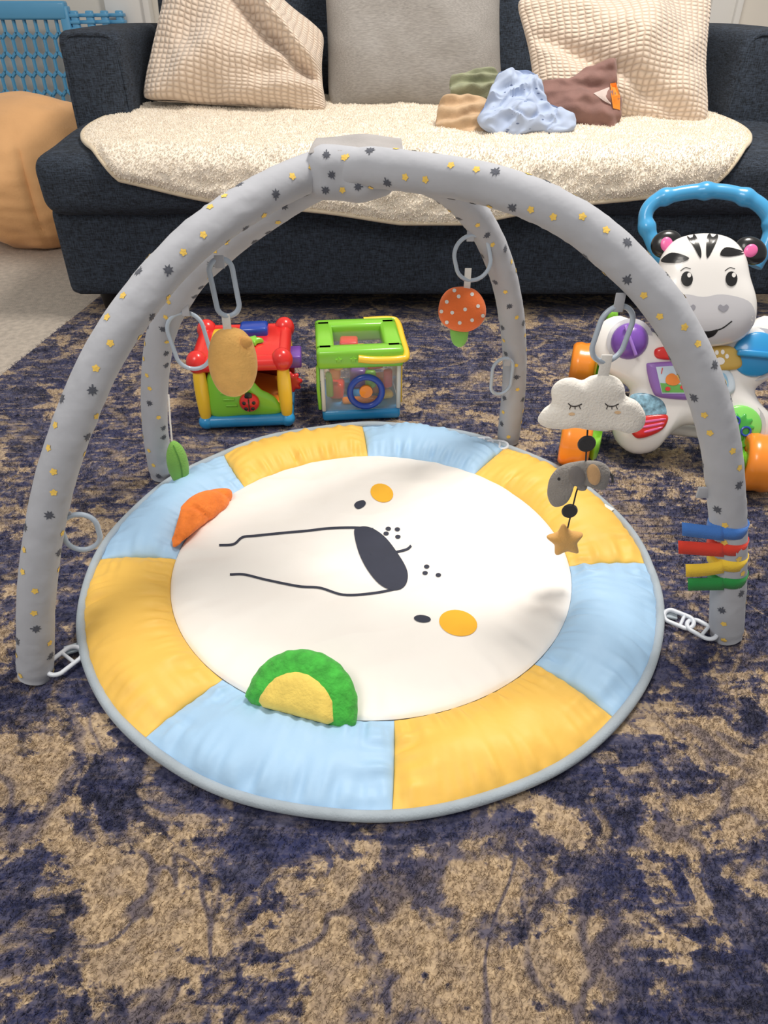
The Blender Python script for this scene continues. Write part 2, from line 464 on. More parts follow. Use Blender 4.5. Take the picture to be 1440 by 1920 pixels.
# pillows
def waffle():
    m,nt,b=newmat('waffle_corduroy');L=nt.links.new
    uv=NN(nt,'ShaderNodeUVMap')
    nz=NN(nt,'ShaderNodeTexNoise',i_Scale=9.,i_Detail=2.);L(uv.outputs[0],nz.inputs['Vector'])
    sb=NN(nt,'ShaderNodeVectorMath',operation='SUBTRACT');L(nz.outputs['Color'],sb.inputs[0]);sb.inputs[1].default_value=(.5,.5,.5)
    sc=NN(nt,'ShaderNodeVectorMath',operation='SCALE');L(sb.outputs[0],sc.inputs[0]);sc.inputs['Scale'].default_value=.03
    ad=NN(nt,'ShaderNodeVectorMath',operation='ADD');L(uv.outputs[0],ad.inputs[0]);L(sc.outputs[0],ad.inputs[1])
    sep=NN(nt,'ShaderNodeSeparateXYZ');L(ad.outputs[0],sep.inputs[0])
    def ma(op,a,c=0.):
        n=NN(nt,'ShaderNodeMath',operation=op)
        for i,x in enumerate((a,c)):
            if isinstance(x,(int,float)): n.inputs[i].default_value=x
            else: L(x,n.inputs[i])
        return n.outputs[0]
    sx=ma('ABSOLUTE',ma('SINE',ma('MULTIPLY',sep.outputs[0],pi*29)));sy=ma('ABSOLUTE',ma('SINE',ma('MULTIPLY',sep.outputs[1],pi*33)))
    h=ma('POWER',ma('MULTIPLY',sx,sy),.8)
    r=NN(nt,'ShaderNodeValToRGB');r.color_ramp.elements[0].color=lin((200,179,160));r.color_ramp.elements[1].color=lin((233,215,197));r.color_ramp.elements[1].position=.8
    L(h,r.inputs[0]);L(r.outputs[0],b.inputs['Base Color']);b.inputs['Roughness'].default_value=.9;b.inputs['Sheen Weight'].default_value=.4
    bp=NN(nt,'ShaderNodeBump',i_Strength=.6,i_Distance=.006);L(h,bp.inputs['Height']);L(bp.outputs[0],b.inputs['Normal']);return m
wm=waffle();grey=mat('linen',(157,153,149),.9,.12,60,.4,300,vs3=(1,7,7),sheen=.1)
def pillow(name,m,fr,quad,t,label,seed,fold=None,e=.5,wr=1.):
    Q=[V((x,y)) for x,y in pl(quad,fr)]
    mb=MB();n=110;vs=[];fs=[];uv=[]
    for side in (1,-1):
        b=len(vs)
        for i in range(n+1):
            for j in range(n+1):
                u=-1+2*i/n;v=-1+2*j/n
                # rounded corners: pull the corners in a little
                k=.30;ue=u*math.sqrt(1-v**6*k*.5*abs(u)**4);ve=v*math.sqrt(1-u**6*k*.5*abs(v)**4)
                ue*=(1-.08*(1-v*v)*abs(u)**3);ve*=(1-.08*(1-u*u)*abs(v)**3)
                a=(ue+1)/2;c_=(ve+1)/2
                p=Q[0]*(1-a)*(1-c_)+Q[1]*a*(1-c_)+Q[2]*a*c_+Q[3]*(1-a)*c_
                T=t/2*max(0,(1-u**4)*(1-v**4))**e*(.62+.38*math.cos(u*1.45)*math.cos(v*1.45))
                q=V((p.x*6+seed,p.y*6,side))
                T+=wr*(.018*noise.noise(q)+.012*noise.noise(q*2.7))*min(1,T/.02)
                P=V((p.x,p.y,side*max(0,T)))
                if fold:P=fold(P,u,v,side)
                vs.append(fr@P);uv.append(((u+1)/2,(v+1)/2))
        for i in range(n):
            for j in range(n):
                k=b+i*(n+1)+j;fs.append([k,k+1,k+n+2,k+n+1])
    mb.add(vs,fs,0,uv)
    o=mb.build(name,m);tag(o,label,'pillow','throw pillows on the sofa')
    bm=bmesh.new();bm.from_mesh(o.data);bmesh.ops.remove_doubles(bm,verts=bm.verts,dist=.0004);bmesh.ops.recalc_face_normals(bm,faces=bm.faces);bm.to_mesh(o.data);bm.free()
    return o
def fl(P,u,v,side):
    d=(u-.15)*.62+(v-.35)*.78
    k=1 if side>0 else .3
    P.z+=k*(.055*math.exp(-((d-.22)/.16)**2)-.055*math.exp(-((d+.06)/.10)**2)*(1-.5*abs(v)))*(1-abs(u)**6)*(1-abs(v)**6)
    d2=(u+.6)*.8-(v+.5)*.5
    P.z+=k*.024*math.sin(d2*9)*math.exp(-((u+.5)**2+(v+.6)**2)*3)
    d3=(u-.6)*.5-(v+.5)*.85
    P.z+=k*.014*math.sin(d3*12)*math.exp(-((u-.6)**2+(v+.3)**2)*4)
    P.y+=.03*math.exp(-((u-.15)/.25)**2)*max(0,v)
    return P
pillow('throw_pillow',wm,frame(atY(440,130,2.42),(1,0,-.02),(0.0,.42,1)),[(254,194),(620,216),(613,60),(325,-150)],.21,'beige waffle textured throw pillow slumped against the left sofa arm',1,fl)
def fg(P,u,v,side):
    if side>0:P.z+=.008*math.sin(u*5+v*3)*(1-v*v)
    return P
pillow('throw_pillow',grey,frame(atY(775,120,2.50),(1,0,.01),(0,.30,1)),[(610,212),(948,222),(954,-190),(586,-185)],.20,'plain grey linen throw pillow in the middle of the sofa',2,fg,.42,.5)
def fr_(P,u,v,side):
    k=1 if side>0 else .3
    P.z+=k*(.020*math.sin(u*3.6+v*2.4+.6)*(1-v**4)*(1-u**4)+.028*math.exp(-((u-v*.3-.1)/.22)**2)*(1-u**4)*(1-v**4)-.024*math.exp(-((u*.6+v*.8+.35)/.12)**2)*(1-u**6)*(1-v**6))
    return P
pillow('throw_pillow',wm,frame(atY(1150,120,2.34),(1,-.05,-.02),(0,.50,1)),[(1000,216),(1330,252),(1344,-20),(958,-8)],.19,'beige waffle textured throw pillow behind the pile of folded clothes',3,fr_)
# clothes
GP='baby clothes piled on the sofa'
def garment(name,m,outp,Y,tilt,tf,label,wf,seed,extra=None):
    ctr=(sum(p[0] for p in outp)/len(outp),sum(p[1] for p in outp)/len(outp))
    fr=frame(atY(*ctr,Y),(1,0,0),(0,tilt,1));out=cat2(pl(outp,fr),max(140,len(outp)*12));mb=MB()
    puff(mb,out,tf,tf*.8,fr,3.2,32,fn=lambda P:P+V((.004*noise.noise(P*40),.004*noise.noise(P*40+V((5,0,0))),(wf(P.x,P.y,seed) if P.z>-.001 else 0))))
    mats=[m]
    if extra: mats+=extra(mb)
    o=mb.build(name,mats);tag(o,label,'clothes',GP);return o
def w_fold(x,y,s): return .008*math.sin(y*180+5*noise.noise(V((x*9,y*9,s))))+.008*noise.noise(V((x*28,y*45,s)))
def w_crump(x,y,s):
    a=noise.noise(V((x*13+y*9,y*17-x*7,s)));b=noise.noise(V((x*30-y*18,y*26,s+3)));c=noise.noise(V((x*20+4*a,y*44,s+5)));d=max(0,rid(V((x*14+.6*a,y*24-x*12,s+5))))**2
    return .028*a+.015*b+.010*c+.009*d-.005
def w_long(x,y,s): return .018*noise.noise(V((x*10,y*36,s)))+.012*noise.noise(V((x*14,y*30+x*26,s+2)))
garment('folded_garment',cloth('tan_knit',(200,170,136),.12),[(821,240),(820,208),(833,184),(880,183),(930,196),(932,227),(920,252),(868,255)],2.16,.9,.026,'tan folded baby garment at the bottom left of the clothes pile',w_fold,1)
garment('folded_garment',cloth('olive_knit',(148,152,124),.12),[(845,168),(847,144),(880,136),(925,133),(945,150),(940,172),(900,185),(850,180)],2.24,.9,.022,'olive green folded garment on top of the tan one',w_fold,4)
def blueprint():
    m,nt,b=newmat('blue_print');L=nt.links.new;tc=NN(nt,'ShaderNodeTexCoord')
    mp=NN(nt,'ShaderNodeMapping');mp.inputs['Scale'].default_value=(1,1,2.2);mp.inputs['Rotation'].default_value=(0,.4,0);L(tc.outputs['Object'],mp.inputs[0])
    vo=NN(nt,'ShaderNodeTexVoronoi',i_Scale=30.);L(mp.outputs[0],vo.inputs['Vector'])
    r=NN(nt,'ShaderNodeValToRGB');r.color_ramp.elements[0].color=lin((98,112,146));r.color_ramp.elements[1].color=lin((172,186,212));r.color_ramp.elements[0].position=.11;r.color_ramp.elements[1].position=.15
    L(vo.outputs['Distance'],r.inputs[0]);L(r.outputs[0],b.inputs['Base Color']);b.inputs['Roughness'].default_value=.85
    return m
garment('crumpled_shirt',blueprint(),[(895,222),(908,200),(915,180),(928,150),(940,134),(975,130),(1008,140),(1012,165),(1028,190),(1055,205),(1078,222),(1074,245),(1040,252),(1005,246),(968,255),(930,253),(905,240)],2.12,.8,.030,'light blue printed baby shirt crumpled between olive and brown garments',w_crump,2)
def trous(mb):
    br=mb.bvh()
    pxdecal(mb,br,[(1143,156),(1154,154),(1161,180),(1161,207),(1149,204),(1146,180)],1,3,.003)
    pxdecal(mb,br,[(1112,176),(1142,164),(1146,196),(1134,190)],2,3,.002)
    return [cloth('orange_trim',(238,140,40)),cloth('pale_lining',(206,190,184))]
garment('folded_trousers',cloth('brown_cloth',(136,102,95),.1,bump=.3),[(1000,176),(1022,152),(1060,150),(1100,128),(1135,116),(1154,112),(1156,150),(1164,200),(1162,228),(1140,247),(1105,238),(1070,224),(1020,205)],2.20,.5,.026,'dusty brown baby trousers with an orange hem leaning on the right pillow',w_long,6,trous)
# ================= beanbag, crate
bb=cloth('tan_plush',(246,190,132),.06,bump=.5,bs=120,vs=6)
mb=MB()
def bf(P,d):
    a=math.atan2(d.y,d.x);g=1-.05*math.exp(-((math.sin(a*3+.6))/.10)**2)*(1-d.z**2)
    q=1+.035*noise.noise(d*3)+.022*noise.noise(V((d.x*4,d.y*4,d.z*9)));P=V((P.x*g*q,P.y*g*q,P.z*q));P.z=max(P.z,-.232);return P
ell(mb,(-1.29,2.86,.22),(.33,.32,.258),120,80,fn=bf)
o=mb.build('beanbag',bb);tag(o,'round tan orange plush beanbag on the carpet left of the sofa','beanbag')
blu=plastic('blue_plastic',(84,158,204),.4)
cr=empty('lattice_crate',(-1.5,3.35,-.012),'blue plastic lattice crate standing behind the tan beanbag','crate')
def lattice(mb,x0,x1,z0,z1,Y,bw=.0075):
    w=.040;hh=.062
    nx=int((x1-x0)/w);nz=int((z1-z0)/hh);w=(x1-x0)/nx;hh=(z1-z0)/nz
    for i in range(nx):
        for j in range(nz):
            z=z0+j*hh
            u=.5 if j%2==0 else 0
            x=x0+(i+u)*w
            tube(mb,[(x,Y,z+hh*.3),(x,Y,z+hh)],bw,6)
            for s in (-1,1):
                xe=x+s*w/2
                if x0<=xe<=x1: tube(mb,[(x,Y,z+hh*.3),(xe,Y,z)],bw,6)
lx0,lx1=-1.9,-1.235
mb=MB();lattice(mb,lx0,lx1,.03,.68,3.36);mb.build('lattice_panel',blu,cr)
mb=MB()
for z in (.015,.706): box(mb,((lx0+lx1)/2,3.36,z),((lx1-lx0)/2+.01,.022,.030),bev=.008)
for x in (lx0,lx1): box(mb,(x,3.36,.36),(.018,.020,.36),bev=.006)
mb.build('rim',blu,cr)
for k in range(4):
    mb=MB();x=-1.20+k*.052;y=3.36+k*.02
    box(mb,(x,y,.36),(.014,.012,.345),bev=.005)
    for j in range(5): box(mb,(x-.01,y+.005,.69-.022*j),(.028,.02,.006),bev=.003)
    mb.build('side_panel',blu,cr)

# ================= MAT
MC=V((-.02,.889));RI=.318;RO=.444
white=mat('mat_white',(245,241,236),.65,.01,12,.3,12,sheen=.1,bd=.010)
yel=mat('mat_yellow',(243,196,92),.55,.012,14,.25,22,bd=.008)
sky=mat('mat_blue',(168,205,238),.55,.012,14,.25,22,bd=.008)
navyp=mat('print_navy',(52,56,72),.8,.04,30);yelp=mat('print_yellow',(248,186,50),.8,.03,30)
pip=cloth('grey_piping',(166,178,188))
def ang(px,py):
    p=atZ(px,py,.012);return math.atan2(p.y-MC.y,p.x-MC.x)
seams=[((680,805),(690,862)),((925,857),(885,890)),((1198,1052),(1070,1058)),((1165,1350),(1025,1255)),((735,1520),(740,1352)),((280,1372),(410,1275)),((192,1045),(320,1045)),((420,850),(460,912))]
sa=[(ang(*a),ang(*b)) for a,b in seams]
matroot=empty('play_mat',(MC.x,MC.y,0),'round padded play mat with white animal face and yellow and blue wedges','play mat')
mb=MB();fr=frame((MC.x,MC.y,0),(1,0,0),(0,1,0));lathe(mb,[(0,.001),(RO-.002,.001),(RO,.004),(RO-.004,.006),(0,.006)],fr,96);mb.build('backing',pip,matroot)
mb=MB();vs=[V((MC.x,MC.y,.02))];fs=[];NR,NA=120,320
def ch(r,x,y):
    e=max(0,1-(r/RI)**8)**.5
    w=.0090*noise.noise(V((x*6,y*5,0)))+.0045*noise.noise(V((x*9+y*6,y*16-x*7,2)))+.0022*noise.noise(V((x*22-y*12,y*24,6)))+.0022*max(0,rid(V((x*4+y*4,y*7-x*3,2))))**3
    a=math.atan2(y-MC.y,x-MC.x);pk=.0060*noise.noise(V((math.cos(a)*14,math.sin(a)*14,1)))*math.exp(-((r-RI)/.05)**2)
    return .009+.011*e+(w+pk)*e
for i in range(1,NR+1):
    r=RI*i/NR
    for k in range(NA):
        a=2*pi*k/NA;x=MC.x+r*math.cos(a);y=MC.y+r*math.sin(a);vs.append(V((x,y,ch(r,x,y))))
for k in range(NA): fs.append([0,1+k,1+(k+1)%NA])
for i in range(NR-1):
    for k in range(NA):
        l=(k+1)%NA;a=1+i*NA;fs.append([a+k,a+NA+k,a+NA+l,a+l])
mb.add(vs,fs);bv=mb.bvh()
O=.0011
pxdecal(mb,bv,elp(716,925,22,17,20),2,4,O);pxdecal(mb,bv,elp(859,1169,36,24,12,30),2,8,O)
pxdecal(mb,bv,cat2([(664,948),(670,941),(682,939),(686,945),(680,952),(670,955)],30),1,3,O)
pxdecal(mb,bv,elp(792,1161,16,7,6),1,3,O)
pxdecal(mb,bv,cat2([(664,998),(672,989),(695,990),(722,1008),(748,1042),(763,1070),(763,1092),(752,1105),(733,1107),(710,1095),(688,1068),(672,1035)],90),1,24,.0014)
pxstroke(mb,bv,[(411,1023),(438,1021),(455,1008),(480,1005),(540,999),(575,996),(620,991),(668,990),(700,993)],4.4,1,200,O)
pxstroke(mb,bv,[(431,1078),(458,1078),(500,1088),(560,1100),(600,1103),(645,1116),(700,1113),(752,1103)],4.4,1,200,O)
pxstroke(mb,bv,[(738,1037),(762,1031),(771,1024)],4.6,1,16,O)
for x,y in ((728,992),(724,1001),(745,993),(746,1007),(800,1063),(797,1075),(822,1079)): pxdecal(mb,bv,elp(x,y,5.2,3.8,0,12),1,1,O)
mb.build('centre_panel',[white,navyp,yelp],matroot)
def fix(a,b):
    while b>a:b-=2*pi
    while b<a-2*pi:b+=2*pi
    return b
for w in range(8):
    a0=sa[w];a1=sa[(w+1)%8];mb=MB();vs=[];fs=[];NA,NR=130,48
    o0,i0=a0;o1=fix(o0,a1[0])
    if i0-o0>pi:i0-=2*pi
    if o0-i0>pi:i0+=2*pi
    i1=fix(i0,a1[1])
    for j in range(NR+1):
        rho=.5-.5*math.cos(pi*j/NR);r=RI+(RO-RI)*rho
        for k in range(NA+1):
            q=.5-.5*math.cos(pi*k/NA);aa=(i0+(i1-i0)*q)*(1-rho)+(o0+(o1-o0)*q)*rho
            x=MC.x+r*math.cos(aa);y=MC.y+r*math.sin(aa)
            e=(max(0,math.sin(pi*rho)))**.6*(max(0,math.sin(pi*q)))**.36
            er=math.exp(-(min(rho,1-rho)/.26)**2);eq=math.exp(-(min(q,1-q)/.12)**2)
            wr=.0125*noise.noise(V((aa*30,rho*1.4,w)))*er+.0105*noise.noise(V((rho*9,q*3,w+7)))*eq+.0085*noise.noise(V((x*9,y*9,w)))+.0030*noise.noise(V((x*26,y*26,w)))
            vs.append(V((x,y,.007+.029*e+wr*min(1,e*1.6))))
    for j in range(NR):
        for k in range(NA):
            b=j*(NA+1)+k;fs.append([b,b+1,b+NA+2,b+NA+1])
    mb.add(vs,fs);mb.build('wedge_panel',sky if w%2==0 else yel,matroot)['label']='light blue padded wedge' if w%2==0 else 'yellow padded wedge'
mb=MB();tube(mb,[(MC.x+(RO+.003)*math.cos(2*pi*k/200),MC.y+(RO+.003)*math.sin(2*pi*k/200),.009+.0015*math.sin(k*.4)) for k in range(200)],.0068,10,True)
mb.build('piping',pip,matroot)
for px,py in ((157,1210),(1243,1150),(928,838)):
    p=atZ(px,py,.008);d=(p-V((MC.x,MC.y,.008))).normalized();q=V((MC.x,MC.y,.008))+d*(RO+.012)
    mb=MB();fr2=frame(q,d,(0,0,1));box(mb,(0,0,0),(.016,.002,.008),fr=fr2,bev=.001);mb.build('strap_loop',pip,matroot)
cloth_tag=cloth('white_tag',(238,236,232));mb=MB();p=atZ(1132,958,.014);fr2=frame(p,(.8,.6,0),(-.6,.8,0));box(mb,(0,0,.002),(.016,.010,.0008),fr=fr2,bev=0);mb.build('care_tag',cloth_tag,matroot)
# plush on the mat
plg=cloth('plush_green',(66,180,62),.14,1.,200,80);ply=cloth('plush_yellow',(240,210,104),.06,.5,260,60);plo=cloth('plush_orange',(252,132,48),.10,.9,200,60)
a=atZ(463,1300,.02);b=atZ(668,1354,.02);c=(a+b)/2;xa=(b-a).normalized();W=(b-a).length/2
side=V((-xa.y,xa.x,0));fr=frame(c,xa,side*math.cos(.72)+V((0,0,1))*math.sin(.72))
out=[]
for k in range(61):
    t=pi*k/60;rr=1+.005*math.sin(t*19)+.003*math.sin(t*31+1);out.append((W*rr*math.cos(t),-.004+W*1.02*rr*math.sin(t)**.9))
out+=[(W*(-1+2*k/14),-.012) for k in range(1,14)]
root=empty('plush_half_round',(c.x,c.y,.015),'green plush half round with yellow middle at the near seam of the mat','soft toy')
def gf(P):
    a=math.atan2(P.y,P.x);r=math.hypot(P.x,P.y)/W
    return P+V((0,0,(.0022*math.sin(a*22+1)*max(0,r-.65)*2 if P.z>0 else 0)+.0015*noise.noise(P*50)))
mb=MB();puff(mb,out,.024,.014,fr,3.4,20,cen=(0,W*.4),fn=gf);mb.build('green_plush',plg,root)
out2=[(x*.68,y*.66-.002) for x,y in out]
mb=MB();fr2=fr@Matrix.Translation(V((0,0,.014)));puff(mb,out2,.0155,.004,fr2,4,10,cen=(0,W*.28),fn=lambda P:P+V((0,0,.0012*noise.noise(P*50))));mb.build('yellow_patch',ply,root)
a=atZ(328,1024,.02);b=atZ(432,932,.02);c=(a+b)/2;xa=(b-a).normalized();side=V((-xa.y,xa.x,0))
fr=frame(c,xa,side*math.cos(1.0)+V((0,0,1))*math.sin(1.0))
out=cat2(pl([(326,1026),(327,1004),(334,975),(345,945),(368,926),(400,917),(428,917),(434,930),(424,950),(402,970),(372,990),(345,1012)],fr),72)
mb=MB();puff(mb,out,.020,.012,fr,3.0,20,fn=lambda P:P+V((0,0,-.0045*math.exp(-(math.sin(P.x*48+P.y*20)/.25)**2)+.002*noise.noise(P*50))))
o=mb.build('plush_leaf',plo);tag(o,'ridged orange plush leaf standing at the left seam of the mat','soft toy')

# ================= GYM FRAME
FL,FR,BL,BR=atZ(65,1268),atZ(1360,1192),atZ(305,893),atZ(950,828)
nA=V((-(BR-FL).y,(BR-FL).x,0)).normalized();nB=V((-(BL-FR).y,(BL-FR).x,0)).normalized()
Apx=[(66,1268),(68,1130),(85,985),(125,830),(188,680),(265,560),(365,452),(475,376),(580,325),(670,305),(760,318),(845,358),(908,430),(945,520),(962,620),(964,720),(952,828)]
Bpx=[(1361,1192),(1366,1060),(1362,930),(1346,810),(1308,690),(1248,578),(1168,487),(1078,415),(982,368),(880,338),(770,322),(680,315),(595,340),(505,395),(425,455),(355,525),(307,610),(291,700),(291,800),(305,893)]
PA=resample(cat([onP(x,y,FL,nA) for x,y in Apx],160),360)
PB=resample(cat([onP(x,y,FR,nB) for x,y in Bpx],160),360)
for P in (PA,PB):
    for p in P: p.z=max(p.z,.001)
gfab=mat('gym_fabric',(174,177,185),.85,.03,20,.35,30,sheen=.1,bd=.005);mk=cloth('mark_grey',(78,82,94));my=cloth('mark_yellow',(238,200,96))
gym=empty('play_gym',((FL+BR).x/2,(FL+BR).y/2,0),'grey fabric play gym of two crossed padded arches over the round mat','play gym')
RT=.0230
def leafpoly(R,rot,yl):
    if yl:
        base=[((.84+.16*math.cos(5*2*pi*k/20))*math.cos(2*pi*k/20),(.84+.16*math.cos(5*2*pi*k/20))*math.sin(2*pi*k/20)) for k in range(20)]
    else:
        base=[(0,1.15),(.2,.55),(.72,.8),(.5,.28),(1.0,.08),(.5,-.18),(.6,-.62),(.13,-.42),(.12,-1.05),(-.12,-1.05),(-.13,-.42),(-.6,-.62),(-.5,-.18),(-1.0,.08),(-.5,.28),(-.72,.8),(-.2,.55)]
    c,s=math.cos(rot),math.sin(rot);return [(R*(x*c-y*s),R*(x*s+y*c)) for x,y in base]
def arch(P,seed):
    mb=MB();fr=frames(P);n=len(P);seg=40;vs=[];fs=[]
    tot=sum((b-a).length for a,b in zip(P,P[1:]));ds=tot/(n-1)
    def rad(i,a):
        z=i*200./n
        q=V((math.cos(a)*.8,math.sin(a)*.8,z*.08+seed));w=V((math.cos(a)*1.3,math.sin(a)*1.3,z*.33+seed))
        wr=max(0,rid(w))**3*max(0,noise.noise(q*1.9)+.2)
        return RT*(1+.04*noise.noise(q)+.07*wr+.02*noise.noise(w*1.1))*(1 if 2<i<n-3 else .93)
    for i in range(n):
        t,u,w=fr[i]
        for k in range(seg):
            a=2*pi*k/seg;vs.append(P[i]+(u*math.cos(a)+w*math.sin(a))*rad(i,a))
    for i in range(n-1):
        for k in range(seg):
            l=(k+1)%seg;fs.append([i*seg+k,(i+1)*seg+k,(i+1)*seg+l,i*seg+l])
    fs.append(list(range(seg)));fs.append([(n-1)*seg+k for k in range(seg)])
    mb.add(vs,fs)
    def surf(s,a,off=.0006):
        x=max(0,min(n-1.001,s/ds));i=int(x);f=x-i;p=P[i].lerp(P[i+1],f);t,u,w=fr[i]
        return p+(u*math.cos(a)+w*math.sin(a))*(rad(x,a)+off)
    rnd=random.Random(seed);rows=int(tot/.027)
    for r in range(rows):
        for c in range(3):
            s=.015+r*.027+rnd.uniform(-.004,.004);a=2*pi*(c+.5*(r%2)+rnd.uniform(-.08,.08))/3+.9*(r%3)
            if s>tot-.01:continue
            yl=(r+c)%2==0
            poly=leafpoly(.0045 if yl else .0064,rnd.uniform(0,6.28),yl)
            m_=len(poly);hp=[(x*.45,y*.45) for x,y in poly]
            vv=[surf(s,a)]+[surf(s+x,a+y/RT) for x,y in hp]+[surf(s+x,a+y/RT) for x,y in poly]
            ff_=[[0,1+k,1+(k+1)%m_] for k in range(m_)]+[[1+k,1+m_+k,1+m_+(k+1)%m_,1+(k+1)%m_] for k in range(m_)]
            mb.add(vv,ff_,2 if yl else 1)
    return mb
for P,sd in ((PA,1),(PB,7)): arch(P,sd).build('arch',[gfab,mk,my],gym)
def near(P,px):
    best=min(P,key=lambda p:abs(720+F*(p.x)/( (p-C).dot(V((0,cp,-sp))))-px)+ (1000 if p.z<.4 else 0));return P.index(best)
mb=MB()
jc=(PA[near(PA,662)]+PB[near(PB,662)])/2
def jf(P):
    q=P*24
    P=P.copy()
    fold=math.sin(P.x*120+P.z*40+2*noise.noise(P*16))
    lo=max(0,min(1,(.02-P.z)/.05))
    if P.y<0: P.y-=(.0010+.0026*lo)*fold
    P.z+=.0015*noise.noise(q)-.0025*lo*math.sin(P.x*95+1)
    return P
soft(mb,(0,0,0),(.056,.044,.032),.024,n=50,fr=Matrix.Translation(jc+V((-.004,-.004,-.005))),fn=jf)
bvj=mb.bvh()
for i,(x,y) in enumerate([(612,290),(645,296),(622,328),(664,316),(692,300),(700,335),(672,350),(642,356),(720,316),(610,356)]):
    pxdecal(mb,bvj,[(x+a_,y+b_) for a_,b_ in leafpoly(8.5 if i%3!=1 else 6.5,i*1.3,i%3==1)],2 if i%3==1 else 1,2,.0008)
mb.build('joint_cover',[gfab,mk,my],gym)
mb=MB();fr=frame(jc+V((.0,.0,.0300)),(1,.06,.02),(0,1,.14))
out=[]
for (x0,y0),(x1,y1) in (((-.057,-.034),(.060,-.038)),((.060,-.038),(.062,.018)),((.062,.018),(-.048,.022)),((-.048,.022),(-.057,-.034))):
    for k in range(12): out.append((x0+(x1-x0)*k/12,y0+(y1-y0)*k/12))
puff(mb,out,.0014,.0014,fr,12,10,fn=lambda P:P+V((0,0,-1.2*P.x*P.x-1.0*P.y*P.y+.0012*math.sin(P.x*80+P.y*30))));mb.build('strap_flap',cloth('flap_grey',(160,157,157)),gym)
# ribbons on right leg
legn=lambda px,py:onP(px,py,FR,nB)
for (py,c,tx,ty,nm,drop) in ((984,(66,124,206),1277,992,'blue',0),(1014,(226,62,44),1270,1026,'red',0),(1044,(244,206,62),1284,1070,'yellow',.002),(1076,(34,142,66),1288,1096,'green',0)):
    p=legn(1364,py);m=cloth('ribbon_'+nm,c,.03,.3,500);mb=MB();up=(legn(1364,py-20)-p).normalized()
    fr=frame(p,(1,0,0),up);hh=.0082
    vs=[];fs=[];n=36
    for k in range(n):
        a=2*pi*k/n
        for s in (-1,1): vs.append(fr@V((math.cos(a)*(RT+.0018),s*hh,math.sin(a)*(RT+.0018))))
    for k in range(n):
        l=(k+1)%n;fs.append([2*k,2*k+1,2*l+1,2*l])
    s0=p+V((-RT*.5,-RT*.90,0));e=atY(tx,ty,p.y-RT*.90-.003);b=len(vs)
    vz=V((0,.3,.95)).normalized()
    path=[s0.lerp(e,i/8)+V((0,0,-drop*math.sin(pi*i/8))) for i in range(9)]
    for i,q in enumerate(path):
        k_=.0092
        vs+=[q-vz*k_+V((.003*i/8,0,0)),q+vz*k_]
    for i in range(len(path)-1): fs.append([b+2*i,b+2*i+1,b+2*i+3,b+2*i+2])
    mb.add(vs,fs);o=mb.build('ribbon',m,gym);md=o.modifiers.new('s','SOLIDIFY');md.thickness=.0006;o['label']=nm+' ribbon tab'
p=legn(1325,915);mb=MB();box(mb,p+V((-.002,-.010,0)),(.014,.002,.008),bev=.001);mb.build('fabric_tab',gfab,gym)
# rings & links
ringm=plastic('ring_plastic',(176,190,206),.35);linkm=plastic('link_plastic',(216,222,232),.35)
def stadium(fr,L,W,n=40):
    out=[];h=max(0,(L-W)/2);r=W/2
    for k in range(n):
        a=2*pi*k/n;x=r*math.cos(a);y=r*math.sin(a)+(h if math.sin(a)>=0 else -h);out.append(fr@V((x,y,0)))
    return out
def loop(p,q,w=.006):
    mb=MB();m=(V(p)+V(q))/2;d=V(q)-V(p);fr=frame(m,(1,0,0) ,(-d));box(mb,(0,0,.002),(w,d.length/2,.0012),fr=fr,bev=.0008);return mb
def ring(px,py,lpx,wpx,Y,rot,yaw,label,r=.0034):
    c=atY(px,py,Y);t=Y/ray(px,py).y;s=t/F
    fr=Matrix.Translation(c)@Matrix.Rotation(math.radians(yaw),4,'Z')@frame((0,0,0))@Matrix.Rotation(math.radians(rot),4,'Z')
    mb=MB();tube(mb,stadium(fr,lpx*s,wpx*s/max(.3,math.cos(math.radians(yaw)))),r,10,True)
    o=mb.build('hanging_ring',ringm);tag(o,label,'ring','plastic rings hanging from the gym');return o
YA=onP(412,490,FL,nA).y
ring(421,540,108,40,YA,4,20,'oval plastic link above the tan oval plush')
YB2=onP(345,560,FR,nB).y
ring(355,640,112,64,YB2-.005,8,10,'large oval plastic ring hanging beside the tan plush on the back left arch')
ring(152,998,82,60,onP(110,960,FL,nA).y,0,15,'oval plastic ring on the lower part of the front left leg')
YM=onP(885,440,FL,nA).y
ring(886,484,84,66,YM,15,10,'oval plastic ring above the orange mushroom plush')
ring(941,706,72,40,onP(955,700,FL,nA).y-.03,0,20,'small oval plastic ring on the back right leg')
YC=onP(1160,555,FR,nB).y
ring(1148,627,108,66,YC-.003,-10,15,'large oval plastic ring above the white cloud mobile')
for (a,b,Y) in (((408,478),(416,502),YA-.002),((345,562),(350,592),YB2-.008),((122,958),(132,968),onP(110,960,FL,nA).y),((884,432),(880,452),YM),((956,672),(946,684),onP(955,700,FL,nA).y-.026),((1163,548),(1158,584),YC-.004)):
    loop(atY(*a,Y),atY(*b,Y)).build('hanging_loop',gfab,gym)
def flink(p,q,w,label,tilt=0):
    a=atZ(*p,.012);b=atZ(*q,.012);c=(a+b)/2;d=(b-a)
    fr=frame(c,V((-d.y,d.x,tilt*d.length)),d);mb=MB();tube(mb,stadium(fr,d.length,w),.0032,10,True)
    w2=w/2;tube(mb,[fr@V((-w2,d.length*.12,0)),fr@V((w2,d.length*.12,0))],.0026,8)
    o=mb.build('chain_link',linkm);tag(o,label,'link','plastic links joining mat and gym legs')
flink((90,1262),(150,1216),.026,'white plastic link between the front left leg and the mat',.2)
flink((1246,1150),(1300,1172),.020,'plastic link clipped to the right edge of the mat',.4)
flink((1290,1166),(1342,1194),.024,'plastic link at the foot of the front right leg',.1)
flink((884,830),(924,828),.022,'plastic link at the far edge of the mat',.3)
